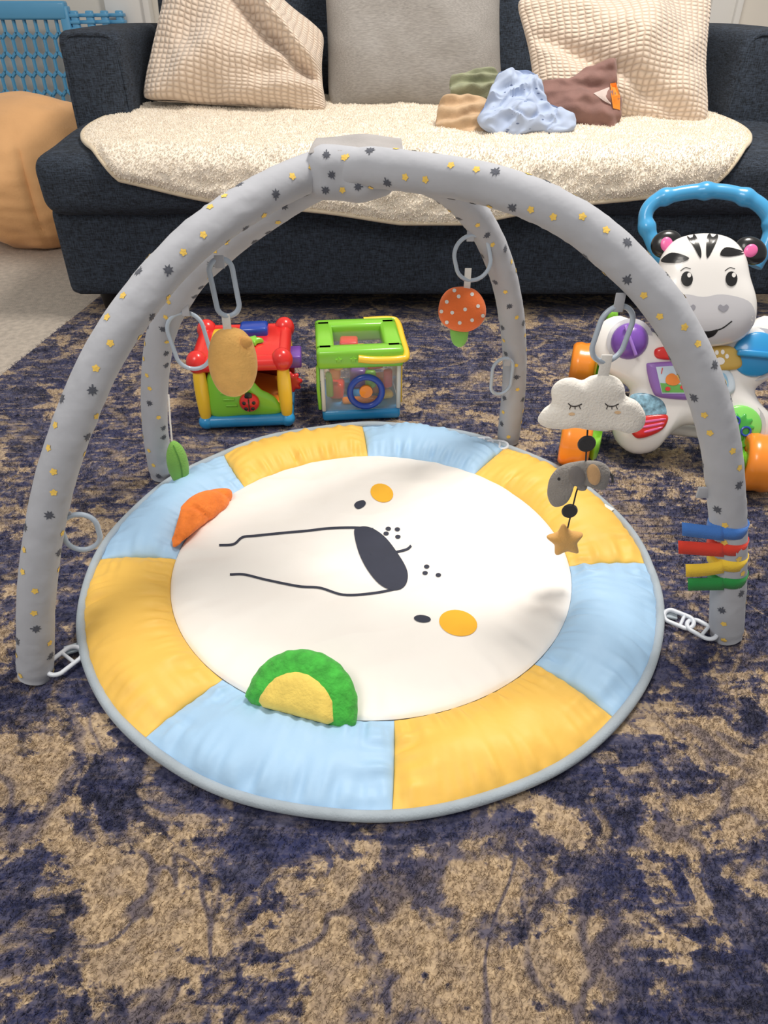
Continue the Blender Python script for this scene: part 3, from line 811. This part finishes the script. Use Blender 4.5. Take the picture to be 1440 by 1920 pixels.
flink((912,832),(952,836),.026,'plastic link at the foot of the back right leg',.1)
# hanging plush toys
GH='plush toys hanging from the gym'
tagw=cloth('tag_white',(232,230,226))
def plush_tag(root,p,q,w=.0055): loop(p,q,w).build('tag_ribbon',tagw,root)
root=empty('oval_plush',atY(435,740,YA),'tan oval plush toy with small ear hanging from the left arch','soft toy',GH)
pt=cloth('plush_tan',(240,188,108),.05,.6,300,60)
fr=frame(atY(436,680,YA),(1,.1,0));out=cat2(pl([(400,628),(425,615),(455,620),(476,648),(483,690),(472,725),(445,742),(415,735),(396,705),(390,665)],fr),50)
mb=MB();puff(mb,out,.018,.016,fr,3.4,12,fn=lambda P:P+V((0,0,.001*noise.noise(P*60))));mb.build('body',pt,root)
mb=MB();ell(mb,atY(462,641,YA-.013),(.008,.005,.008),16,10);mb.build('ear',cloth('plush_tan_dark',(216,160,86)),root)
plush_tag(root,atY(424,588,YA),atY(427,622,YA))
root=empty('mushroom_plush',atY(862,650,YM),'orange mushroom plush with white dots hanging from the back arch','soft toy',GH)
fr=frame(atY(866,580,YM));out=cat2(pl([(822,588),(826,562),(842,543),(868,538),(893,545),(908,565),(911,588),(900,608),(878,620),(850,618),(830,606)],fr),50)
mb=MB();puff(mb,out,.026,.02,fr,2.4,10);bvm=mb.bvh()
for x,y in ((838,566),(860,556),(885,552),(848,586),(872,580),(896,574),(862,605),(885,600),(838,604),(905,592),(852,545),(828,584)): pxdecal(mb,bvm,elp(x,y,3.6,3.6,0,10),1,1)
mb.build('cap',[cloth('mushroom_orange',(240,116,52),.06,.5),tagw],root)
mb=MB();fr=frame(atY(861,632,YM));puff(mb,cat2(pl([(846,612),(876,612),(876,636),(864,650),(848,642)],fr),30),.012,.010,fr,2.4,6);mb.build('stem',cloth('stem_green',(132,198,92)),root)
plush_tag(root,atY(880,502,YM),atY(873,542,YM))
YL=onP(300,780,FR,nB).y-.035
root=empty('leaf_plush',atY(333,915,YL),'small green leaf plush hanging by the back left leg','soft toy',GH)
fr=frame(atY(333,870,YL),(1,.3,0));out=cat2(pl([(322,827),(340,835),(352,860),(354,890),(345,916),(328,905),(315,880),(312,850)],fr),40)
mb=MB();puff(mb,out,.014,.012,fr,2.2,9);bvm=mb.bvh();pxstroke(mb,bvm,[(325,835),(338,870),(343,908)],2.5,1,20)
mb.build('leaf_body',[cloth('leaf_green',(124,180,80),.08,.6),cloth('leaf_vein',(84,140,56))],root)
mb=MB();tube(mb,[atY(323,832,YL),atY(319,790,YL),atY(316,740,YL+.01)],.0016,6);mb.build('cord',tagw,root)
YC2=YC-.004
root=empty('cloud_mobile',atY(1060,1040,YC2),'white sleepy cloud plush with elephant and star dangling below it','soft toy',GH)
fr=frame(atY(1110,757,YC2));out=cat2(pl([(1008,788),(1018,770),(1034,756),(1034,730),(1050,713),(1072,709),(1092,714),(1110,705),(1135,702),(1158,709),(1170,724),(1174,742),(1196,754),(1210,778),(1204,802),(1180,811),(1152,804),(1128,806),(1100,804),(1075,799),(1048,803),(1022,800)],fr),88)
mb=MB();puff(mb,out,.014,.012,fr,4.5,14,fn=lambda P:P+V((0,0,.0014*noise.noise(P*45))));bvm=mb.bvh()
for cx in (1078,1147):
    pxstroke(mb,bvm,[(cx-13,756),(cx-6,761),(cx+4,761),(cx+13,757)],2.,1,14)
    for dx in (-8,0,8): pxstroke(mb,bvm,[(cx+dx,761),(cx+dx*1.3,767)],1.6,1,4)
pxdecal(mb,bvm,elp(1072,776,6,3),2,1);pxdecal(mb,bvm,elp(1158,773,6,3),2,1)
mb.build('cloud',[cloth('felt_white',(237,233,226),.03,.7,300),mat('stitch',(60,54,54)),cloth('cheek',(228,194,154))],root)
plush_tag(root,atY(1134,664,YC2),atY(1132,712,YC2),.007)
blk=cloth('black_felt',(44,44,48))
mb=MB();tube(mb,[atY(1102,800,YC2),atY(1098,870,YC2),atY(1080,925,YC2),atY(1062,1000,YC2)],.0012,6);mb.build('cord',blk,root)
for x,y,r in ((1100,832,17),(1068,958,15)):
    s=YC2/ray(x,y).y/F;mb=MB();fr=frame(atY(x,y,YC2));lathe(mb,[(0,-.003),(r*s*.9,-.003),(r*s,-.001),(r*s,.001),(r*s*.9,.003),(0,.003)],fr,28);mb.build('felt_disc',blk,root)
fr=frame(atY(1085,905,YC2));out=cat2(pl([(1032,944),(1026,925),(1030,900),(1042,882),(1060,871),(1082,866),(1104,864),(1126,866),(1142,878),(1143,896),(1136,914),(1122,916),(1116,902),(1104,904),(1098,918),(1084,918),(1080,906),(1072,914),(1066,932),(1056,946),(1044,950)],fr),84)
mb=MB();puff(mb,out,.011,.009,fr,3,10,cen=tuple(pl([(1075,893)],fr)[0]),fn=lambda P:P+V((0,0,.002*noise.noise(P*70))));bvm=mb.bvh();pxdecal(mb,bvm,elp(1048,898,3,3,0,10),1,1)
e=mb.build('elephant',[cloth('felt_grey',(144,140,137),.08,1.),blk],root)
mb=MB();fr2=frame(atY(1080,893,YC2-.012));puff(mb,cat2(pl(elp(1082,893,15,19,-10,14),fr2),28),.005,.003,fr2,3,6);mb.build('ear',cloth('felt_grey_dark',(118,114,114)),e)
mb=MB();fr2=frame(atY(1112,890,YC2-.010));puff(mb,cat2(pl(elp(1113,890,13,20,-10,14),fr2),28),.004,.003,fr2,3,5);mb.build('wing_patch',cloth('felt_tan',(206,166,120)),e)
mb=MB();tube(mb,[atY(1141,885,YC2),atY(1148,892,YC2),atY(1149,904,YC2)],.0018,6);mb.build('tail',blk,e)
fr=frame(atY(1060,1013,YC2));pts=[]
for k in range(10):
    a=pi/2+.1+2*pi*k/10;r=(36 if k%2==0 else 23);pts.append((1060+r*math.cos(a),1013-r*.85*math.sin(a)))
mb=MB();puff(mb,cat2(pl(pts,fr),60),.009,.008,fr,3,8);mb.build('star',cloth('felt_mustard',(216,166,96)),root)

# ================= ACTIVITY CUBE
red=plastic('red_plastic',(222,46,42));yp=plastic('yellow_plastic',(250,204,56));gp=plastic('green_plastic',(132,204,60));bp_=plastic('azure_plastic',(44,148,210));dkb=plastic('deep_blue',(34,70,170));org=plastic('orange_plastic',(246,144,44));pur=plastic('purple_plastic',(122,78,176));wp=plastic('white_plastic',(240,238,236));bkp=plastic('black_plastic',(24,24,26));pink=plastic('pink_plastic',(236,110,170));gryp=plastic('grey_plastic',(194,194,200))
def gear(mb,fr,r,th,nt=8):
    out=[(r*(1 if (k//2)%2==0 else .78)*math.cos(2*pi*k/(nt*4)),r*(1 if (k//2)%2==0 else .78)*math.sin(2*pi*k/(nt*4))) for k in range(nt*4)]
    puff(mb,out,th,th,fr,10,5)
a=atZ(390,803);b=atZ(540,797);xa=(b-a).normalized();w=(b-a).length/2;ba=V((-xa.y,xa.x,0));c=(a+b)/2+ba*w
fc=frame(c,xa,ba)
h=.160
root=empty('activity_cube',c,'red, yellow and green activity cube toy with a ladybug on front','toy')
mb=MB()
for s in (-1,1):
    tube(mb,[fc@V((-w,s*w,.016)),fc@V((w,s*w,.016))],.014,12);tube(mb,[fc@V((s*w,-w,.016)),fc@V((s*w,w,.016))],.014,12)
    for t in (-1,1): ell(mb,(0,0,0),(.017,.017,.016),16,10,fr=fc@Matrix.Translation(V((s*w,t*w,.016))))
box(mb,(0,0,.014),(w,w,.006),fr=fc);mb.build('base',bp_,root)
for s in (-1,1):
    for t in (-1,1):
        mb=MB();fr=fc@Matrix.Translation(V((s*w,t*w,0)));lathe(mb,[(.011,.028),(.013,.04),(.0145,.07),(.0145,.10),(.013,.125),(.011,.135)],fr,16);mb.build('pillar',yp,root)
mb=MB()
for s in (-1,1):
    tube(mb,[fc@V((-w,s*w,h-.014)),fc@V((w,s*w,h-.014))],.016,12);tube(mb,[fc@V((s*w,-w,h-.014)),fc@V((s*w,w,h-.014))],.016,12)
    for t in (-1,1): ell(mb,(0,0,0),(.022,.022,.024),18,12,fr=fc@Matrix.Translation(V((s*w,t*w,h-.008))))
box(mb,(0,0,h-.014),(w,w,.014),fr=fc);mb.build('top_frame',red,root)
mb=MB();box(mb,(.022,.045,h+.006),(.030,.024,.012),fr=fc,bev=.006);mb.build('top_button',dkb,root)['label']='blue square button'
mb=MB();pts=[((.024 if k%2==0 else .014)*math.cos(k*pi/5),(.020 if k%2==0 else .012)*math.sin(k*pi/5)) for k in range(10)]
puff(mb,cat2(pts,40),.010,.002,fc@Matrix.Translation(V((.022,-.018,h+.003))),6,6);mb.build('star_button',gp,root)
mb=MB();soft(mb,(-.05,.0,h+.002),(.016,.05,.008),.007,n=8,fr=fc);mb.build('keyboard_strip',yp,root)
ff=fc@frame((0,-w+.002,0))
mb=MB();puff(mb,cat2([(-w+.012,.030),(-w+.012,.10),(-w+.02,.128),(-.045,.130),(-.022,.124),(.004,.118),(.022,.104),(.036,.086),(.052,.076),(w-.018,.06),(w-.014,.030),(0,.028)],72),.008,.006,ff,8,6,cen=(-.012,.065))
for k in range(5): box(mb,(-.044+.004*k,.112-.014*k,.009),(.012,.002,.002),fr=ff,bev=.001)
mb.build('front_panel',gp,root)
ld=MB();fr=ff@Matrix.Translation(V((.010,.062,.008)))
lathe(ld,[(.021,0),(.021,.004),(.018,.009),(.010,.012),(0,.013)],fr,28)
lb=ld.build('ladybug_disc',red,root)
mb=MB()
for x,y in ((-.010,.003),(.010,.003),(-.007,-.010),(.007,-.010)): lathe(mb,[(.004,.006),(.004,.0125),(0,.013)],fr@Matrix.Translation(V((x,y,0))),10)
lathe(mb,[(.008,.005),(.008,.010),(0,.012)],fr@Matrix.Translation(V((0,.017,0))),12);box(mb,(0,-.002,.013),(.0012,.014,.001),fr=fr,bev=0);mb.build('ladybug_spots',bkp,lb)
mb=MB();box(mb,(0,.0,.05),(w-.02,w-.02,.012),fr=fc@Matrix.Rotation(.25,4,'Y'),bev=.006);mb.build('inner_ramp',org,root)
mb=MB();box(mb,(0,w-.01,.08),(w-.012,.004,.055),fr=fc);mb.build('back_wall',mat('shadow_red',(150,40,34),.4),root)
mb=MB();box(mb,(-w+.006,0,.08),(.004,w-.012,.055),fr=fc);mb.build('side_wall',red,root)
for yy,rr,xd in ((-.03,.024,(1,0,0)),(.035,.022,(0,1,0))):
    mb=MB();gear(mb,fc@frame((w+.012,yy,.075),xd,(0,0,1)),rr,.006);mb.build('gear',red,root)
mb=MB();box(mb,(w+.014,.01,.115),(.022,.03,.014),fr=fc,bev=.004);mb.build('side_hinge',pur,root)
# ================= CLEAR BUCKET
a=atZ(604,793);b=atZ(752,786);xa=(b-a).normalized();w=(b-a).length/2;ba=V((-xa.y,xa.x,0));c=(a+b)/2+ba*w*.98
fc=frame(c,xa,ba);h=.165
clear=mat('clear_plastic',(238,234,228),.12,.01,8,alpha=.12)
root=empty('shape_bucket',c,'clear sided toy bucket with green rim and yellow handle, blue base','toy')
mb=MB();box(mb,(0,0,.014),(w-.002,w-.002,.013),fr=fc,bev=.007);mb.build('base',bp_,root)
mb=MB()
for s in (-1,1):
    box(mb,(0,s*(w-.006),.078),(w-.008,.0012,.052),fr=fc,bev=0);box(mb,(s*(w-.006),0,.078),(.0012,w-.008,.052),fr=fc,bev=0)
mb.build('clear_walls',clear,root,smooth=False)
for s in (-1,1):
    for t in (-1,1):
        mb=MB();box(mb,(s*(w-.006),t*(w-.006),.078),(.0045,.0045,.052),fr=fc,bev=.003);mb.build('corner_post',plastic('frost',(214,216,214)),root)
mb=MB();W2=w+.004
for s in (-1,1):
    box(mb,(0,s*(W2-.019),.146),(W2,.019,.021),fr=fc,bev=.008);box(mb,(s*(W2-.019),0,.146),(.019,W2-.012,.021),fr=fc,bev=.008)
for x in (-.045,-.015,.015,.045):
    out=cat2([((.008 if k%2==0 else .0045)*math.cos(pi/2+k*pi/5),(.008 if k%2==0 else .0045)*math.sin(pi/2+k*pi/5)) for k in range(10)],20)
    puff(mb,out,.003,.001,fc@frame((x,-W2,.147)),6,3)
mb.build('rim',gp,root)
mb=MB();box(mb,(0,0,.150),(W2-.036,W2-.036,.0012),fr=fc,bev=0);mb.build('clear_lid',mat('lid_plastic',(200,200,196),.12,.01,8,alpha=.06),root,smooth=False)
mb=MB();P=[(-.005,-W2-.005,.150),(.03,-W2-.006,.146),(W2-.01,-W2-.006,.146),(W2+.005,-W2+.008,.148),(W2+.006,0,.150),(W2+.005,W2-.008,.154),(W2-.012,W2+.004,.158),(.02,W2+.004,.158)]
tube(mb,[fc@V(p) for p in cat(P,48)],.0078,10);mb.build('handle',yp,root)
mb=MB();P=[fc@V((.010+.034*math.cos(t),-w-.003,.072+.034*math.sin(t))) for t in [2*pi*k/36 for k in range(36)]];tube(mb,P,.0068,10,True);mb.build('front_ring',dkb,root)
mb=MB();lathe(mb,[(.014,0),(.014,.006),(0,.008)],fc@frame((.010,-w+.002,.072)),24);mb.build('front_dial',org,root)['label']='orange dial inside the blue ring'
for (x,y,z,hx,hy,hz,m) in ((-.045,-.03,.05,.016,.02,.018,red),(.045,.0,.045,.022,.02,.018,org),(-.035,.03,.10,.018,.02,.018,yp),(.03,-.03,.112,.018,.016,.013,red),(0,.035,.05,.018,.018,.022,pur),(-.045,-.045,.095,.012,.012,.014,org),(.05,-.05,.040,.014,.012,.008,yp),(-.005,0,.130,.024,.018,.008,yp),(-.02,.02,.140,.02,.02,.006,red),(.02,-.045,.08,.012,.01,.02,gp),(.052,-.052,.078,.010,.006,.022,red),(-.055,-.055,.07,.008,.006,.03,gp),(0,-.05,.034,.04,.010,.006,org)):
    mb=MB();box(mb,(x,y,z),(hx,hy,hz),fr=fc@Matrix.Rotation(x*4,4,'Z'),bev=.007,seg=3);mb.build('inner_block',m,root)
mb=MB();ell(mb,(0,0,0),(.016,.016,.016),18,12,fr=fc@Matrix.Translation(V((-.045,-.045,.12))));mb.build('inner_ball',yp,root)
mb=MB();box(mb,(w+.0,-.0,.08),(.004,w-.02,.05),fr=fc,bev=.003);mb.build('side_plate',yp,root)
mb=MB();tube(mb,[fc@V((-w-.002,-w+.01,.03)),fc@V((-w-.004,-w+.004,.08)),fc@V((-w-.002,-w+.01,.13))],.004,8);mb.build('side_track',gp,root)

# ================= WALKER
th=math.radians(15);wx=V((math.cos(th),-math.sin(th),0));wb=V((math.sin(th),math.cos(th),0));WO=V((.57,1.30,0))
def Wp(x,y,z): return WO+wx*x+wb*y+V((0,0,z))
le=math.radians(25);wy=wb*math.sin(le)+V((0,0,math.cos(le)))
pf=frame(atY(1298,700,1.25),wx,wy);wz=wx.cross(wy)
def off(d,o=None): return Matrix.Translation(wz*d)@pf
walker=empty('push_walker',WO,'zebra faced push walker toy with orange wheels and blue handle','toy walker')
fr=off(0)
half=[(0,640),(50,632),(95,612),(135,592),(170,606),(186,645),(176,685),(140,712),(118,730),(124,752),(150,785),(144,825),(112,850),(72,845),(46,818),(22,800),(0,797)]
pts=[(1298+x,y) for x,y in half]+[(1298-x,y) for x,y in half[-2:0:-1]]
mb=MB();puff(mb,cat2(pl(pts,fr),96),.030,.035,fr,5,12,cen=tuple(pl([(1298,715)],fr)[0]));mb.build('body',wp,walker)
def disc(px,py,r,prof,m,name,par=walker,d=.022,lab=None):
    fr=off(d);x,y=pl([(px,py)],fr)[0];mb=MB();lathe(mb,[(a*r,b) for a,b in prof],fr@Matrix.Translation(V((x,y,0))),28)
    o=mb.build(name,m,par)
    if lab:o['label']=lab
    return o,fr@Matrix.Translation(V((x,y,0)))
dome=[(1,0),(1,.006),(.9,.014),(.7,.021),(.4,.026),(0,.028)];flatp=[(1,0),(1,.010),(.92,.014),(0,.015)]
disc(1180,640,.042,[(1,0),(1,.006),(.85,.008)],gryp,'knob_collar',d=.018)
o,fr=disc(1180,640,.034,dome,pur,'spinner',lab='purple ball spinner')
mb=MB();box(mb,(0,0,.026),(.003,.03,.004),fr=fr@Matrix.Rotation(.5,4,'Z'),bev=.002);mb.build('spinner_fin',plastic('lilac',(160,120,210)),o)
disc(1415,665,.048,[(1,0),(1,.006),(.8,.007)],gryp,'dial_collar',d=.018)
o,fr=disc(1415,665,.040,flatp,bp_,'dial',lab='blue round dial');mb=MB();box(mb,(0,0,.018),(.034,.006,.008),fr=fr,bev=.003);mb.build('dial_grip',bp_,o)
disc(1382,800,.048,[(1,0),(1,.006),(.8,.007)],gryp,'window_collar',d=.018)
o,fr=disc(1382,800,.040,flatp,plastic('light_green',(130,214,100)),'roller',lab='green roller disc with rings');mb=MB()
gear(mb,fr@Matrix.Translation(V((0,0,.015))),.026,.003,10);mb.build('roller_gear',plastic('mid_green',(70,170,70)),o)
for x,y in ((-.010,.010),(.012,-.006),(-.008,-.014)):
    mb=MB();tube(mb,[fr@V((x+.008*math.cos(t),y+.008*math.sin(t),.020)) for t in [2*pi*k/16 for k in range(16)]],.002,6,True);mb.build('roller_ring',dkb,o)
fr=off(.026);mb=MB();puff(mb,cat2(pl([(1182,742),(1215,738),(1245,752),(1250,780),(1215,785),(1185,775)],fr),36),.006,.004,fr,8,5);mb.build('picture_window',mat('pic_blue',(150,196,226),.3,.4,90),walker)
mb=MB();puff(mb,cat2(pl([(1192,782),(1248,776),(1250,795),(1232,812),(1195,822),(1180,800)],fr),36),.009,.004,fr,8,5);pfl=mb.build('page_flap',red,walker)
mb=MB();fr2=off(.034)
for k in range(3): puff(mb,cat2(pl([(1200+k*4,790+k*9),(1244-k*2,784+k*8),(1244-k*3,788+k*8),(1202+k*4,794+k*9)],fr2),16),.002,.001,fr2,6,3)
mb.build('page_ridges',pink,pfl)
fr=off(.031);mb=MB();puff(mb,cat2(pl([(1212,688),(1222,680),(1285,677),(1300,683),(1312,742),(1300,750),(1238,745),(1222,730)],fr),48),.007,.006,fr,9,5);bk=mb.build('book_frame',plastic('lilac_frame',(150,110,190)),walker)
fr=off(.0385);mb=MB();puff(mb,pl([(1230,688),(1288,684),(1301,738),(1241,738)],fr),.001,.001,fr,12,3);bvp=mb.bvh()
mb.build('book_page',mat('page',(200,216,232),.3,.05,30),bk)
mb=MB();pxdecal(mb,bvp,[(1238,718),(1296,716),(1299,736),(1242,736)],0,2);pxdecal(mb,bvp,cat2([(1248,716),(1250,705),(1260,700),(1270,706),(1276,714),(1268,722),(1256,722)],28),1,2,.0012)
for x,y in ((1284,700),(1280,726),(1252,729)): pxdecal(mb,bvp,elp(x,y,5,4),2,1,.0014)
mb.build('page_print',[mat('print_green',(110,180,90)),mat('print_orange',(240,140,60)),mat('print_red',(226,60,60))],bk)
mb=MB();v,f=TXT['1'];q=pl([(1241,696)],off(.0402))[0];mb.add([off(.0402)@(p+V((q[0],q[1],0))) for p in v],f)
mb.build('page_number',red,bk)
fr=off(.031);mb=MB();puff(mb,cat2(pl([(1313,698),(1366,694),(1376,735),(1325,745)],fr),36),.006,.005,fr,9,5);bvp=mb.bvh()
pxdecal(mb,bvp,cat2([(1326,703),(1358,700),(1364,728),(1332,735)],24),1,2)
bk2=mb.build('music_page',[mat('page_blue',(206,220,232),.3,.05,40),mat('page_sky',(150,196,226),.3,.1,60)],walker)
mb=MB();v,f=TXT['8'];q=pl([(1350,708)],off(.0384))[0];mb.add([off(.0384)@(p+V((q[0],q[1],0))) for p in v],f);mb.build('page_number',red,bk2)
fr=off(.032);mb=MB();puff(mb,cat2(pl([(1322,656),(1362,648),(1384,660),(1388,690),(1330,692)],fr),40),.008,.006,fr,9,5);bvp=mb.bvh()
pxdecal(mb,bvp,elp(1350,677,9,7),1,2)
for x,y in ((1337,669),(1344,661),(1355,660),(1363,668)): pxdecal(mb,bvp,elp(x,y,3.6,4.6,0,10),1,1)
mb.build('speaker_plate',[plastic('gold_plate',(204,170,84),.35),wp],walker)
mb=MB();fr=off(.03);puff(mb,cat2(pl([(1228,655),(1250,650),(1275,660),(1270,674),(1232,672)],fr),30),.008,.004,fr,8,5);mb.build('push_key',red,walker)
# head
hf=off(.045)
mb=MB();puff(mb,cat2(pl([(1268,449),(1240,480),(1230,520),(1216,565),(1219,604),(1256,638),(1318,650),(1382,640),(1413,608),(1418,565),(1406,520),(1396,478),(1368,447),(1318,438)],hf),90),.036,.03,hf,4,14);bvh_=mb.bvh()
def poly(*p): return cat2(p,max(24,len(p)*4))
pxdecal(mb,bvh_,poly((1221,595),(1232,568),(1280,552),(1318,557),(1355,552),(1402,564),(1415,590),(1407,616),(1374,638),(1318,646),(1262,638),(1227,616)),1,10,.001)
for x in (1288,1371):
    pxdecal(mb,bvh_,elp(x,523,11,14),2,2,.0014);pxdecal(mb,bvh_,elp(x+4,516,3.8,4.6,0,10),0,1,.0022)
    pxstroke(mb,bvh_,[(x-12,508),(x-3,502),(x+7,504)],1.4,2,8)
for x in (1294,1356): pxdecal(mb,bvh_,poly((x,585),(x-10,577),(x-6,571),(x,574),(x+6,571),(x+10,577)),3,2,.0018)
pxstroke(mb,bvh_,[(1276,604),(1296,616),(1324,622),(1352,616),(1372,602)],2.4,2,30,.0018)
pxdecal(mb,bvh_,poly((1304,618),(1324,622),(1346,617),(1338,629),(1324,633),(1312,628)),2,3,.0018)
for q in ([(1240,490),(1260,474),(1292,484),(1270,493)],[(1288,443),(1303,441),(1314,468),(1313,484),(1300,462)],[(1328,440),(1346,442),(1338,465),(1326,484),(1324,462)],[(1350,478),(1362,464),(1396,474),(1370,481)]):
    pxdecal(mb,bvh_,poly(*q),2,3,.0012)
head=mb.build('head',[wp,plastic('muzzle_grey',(200,200,206)),bkp,plastic('nostril_grey',(150,150,160))],walker)
for cx,cy,r in ((1250,458,-25),(1408,470,25)):
    fr=off(.035);mb=MB();puff(mb,cat2(pl(elp(cx,cy,31,26,r,16),fr),40),.014,.012,fr,3,7);e=mb.build('ear',bkp,head)
    fr=off(.0475);mb=MB();puff(mb,cat2(pl(elp(cx,cy,12,14,r+30,14),fr),30),.004,.003,fr,3,5);mb.build('inner_ear',pink,e)
hd=off(-.05);P=[(1248,500),(1224,455),(1210,408),(1228,378),(1270,364),(1325,358),(1380,364),(1425,385),(1446,420),(1436,462),(1415,500)]
P3=resample([hd@V((x.x,x.y,0)) for x in cat([(a_,b_) for a_,b_ in pl(P,hd)],90)],120)
rr=[.0136+(.0036*max(0,math.cos((i-60)*2*pi/19))**2 if 14<i<106 else 0) for i in range(120)]
mb=MB();tube(mb,P3,rr,14);mb.build('handle',plastic('handle_blue',(70,160,214)),walker)
for s in (-1,1):
    fr=frame(Wp(s*.128,0,0),wb,(0,0,1))
    mb=MB();puff(mb,cat2([(.20,.035),(.225,.06),(.19,.11),(.14,.17),(.10,.225),(.07,.25),(.04,.24),(.05,.20),(.07,.15),(.09,.09),(.02,.045),(-.10,.045),(-.17,.07),(-.185,.045),(-.15,.02),(.05,.018)],80),.012,.012,fr,12,6,cen=(.075,.06));mb.build('side_frame',gp,walker)
for y in (-.05,.19):
    mb=MB();tube(mb,[Wp(-.13,y,.05),Wp(.13,y,.05)],.012,10);mb.build('axle',wp,walker)
for x,y in ((-.165,-.15),(.165,-.15),(-.165,.20),(.165,.20)):
    R=.054;fr=frame(Wp(x,y,R),wb,(0,0,1));mb=MB()
    lathe(mb,[(0,-.024),(.03,-.024),(.034,-.028),(R-.008,-.028),(R-.002,-.022),(R,-.01),(R-.002,0),(R,.01),(R-.002,.022),(R-.008,.028),(.034,.028),(.03,.024),(0,.024)],fr,36)
    wl=mb.build('wheel',org,walker);mb=MB();lathe(mb,[(.018,-.028),(.018,.028)],fr,20);mb.build('hub',gp,wl)

# ================= LIGHT & CAMERA
def area(name,loc,size,e,col,rot=(0,0,0)):
    l=bpy.data.lights.new(name,'AREA');l.shape='DISK';l.size=size;l.energy=e;l.color=col
    o=bpy.data.objects.new(name,l);COL.objects.link(o);o.location=loc;o.rotation_euler=rot
area('ceiling_lamp',(.6,1.5,2.3),.6,49,(1,.935,.85))
area('room_lamp',(-.9,-.3,2.2),.9,23,(1,.945,.87),(math.radians(25),0,math.radians(-35)))
w=bpy.data.worlds.new('world');S.world=w;w.use_nodes=True
w.node_tree.nodes['Background'].inputs[0].default_value=(1,.97,.935,1);w.node_tree.nodes['Background'].inputs[1].default_value=.45
cam=bpy.data.cameras.new('camera');co=bpy.data.objects.new('camera',cam);COL.objects.link(co)
co.location=C;co.rotation_euler=(pi/2-PT,0,0);cam.sensor_fit='VERTICAL';cam.sensor_height=36;cam.lens=F/1920*36;cam.clip_start=.02
S.camera=co
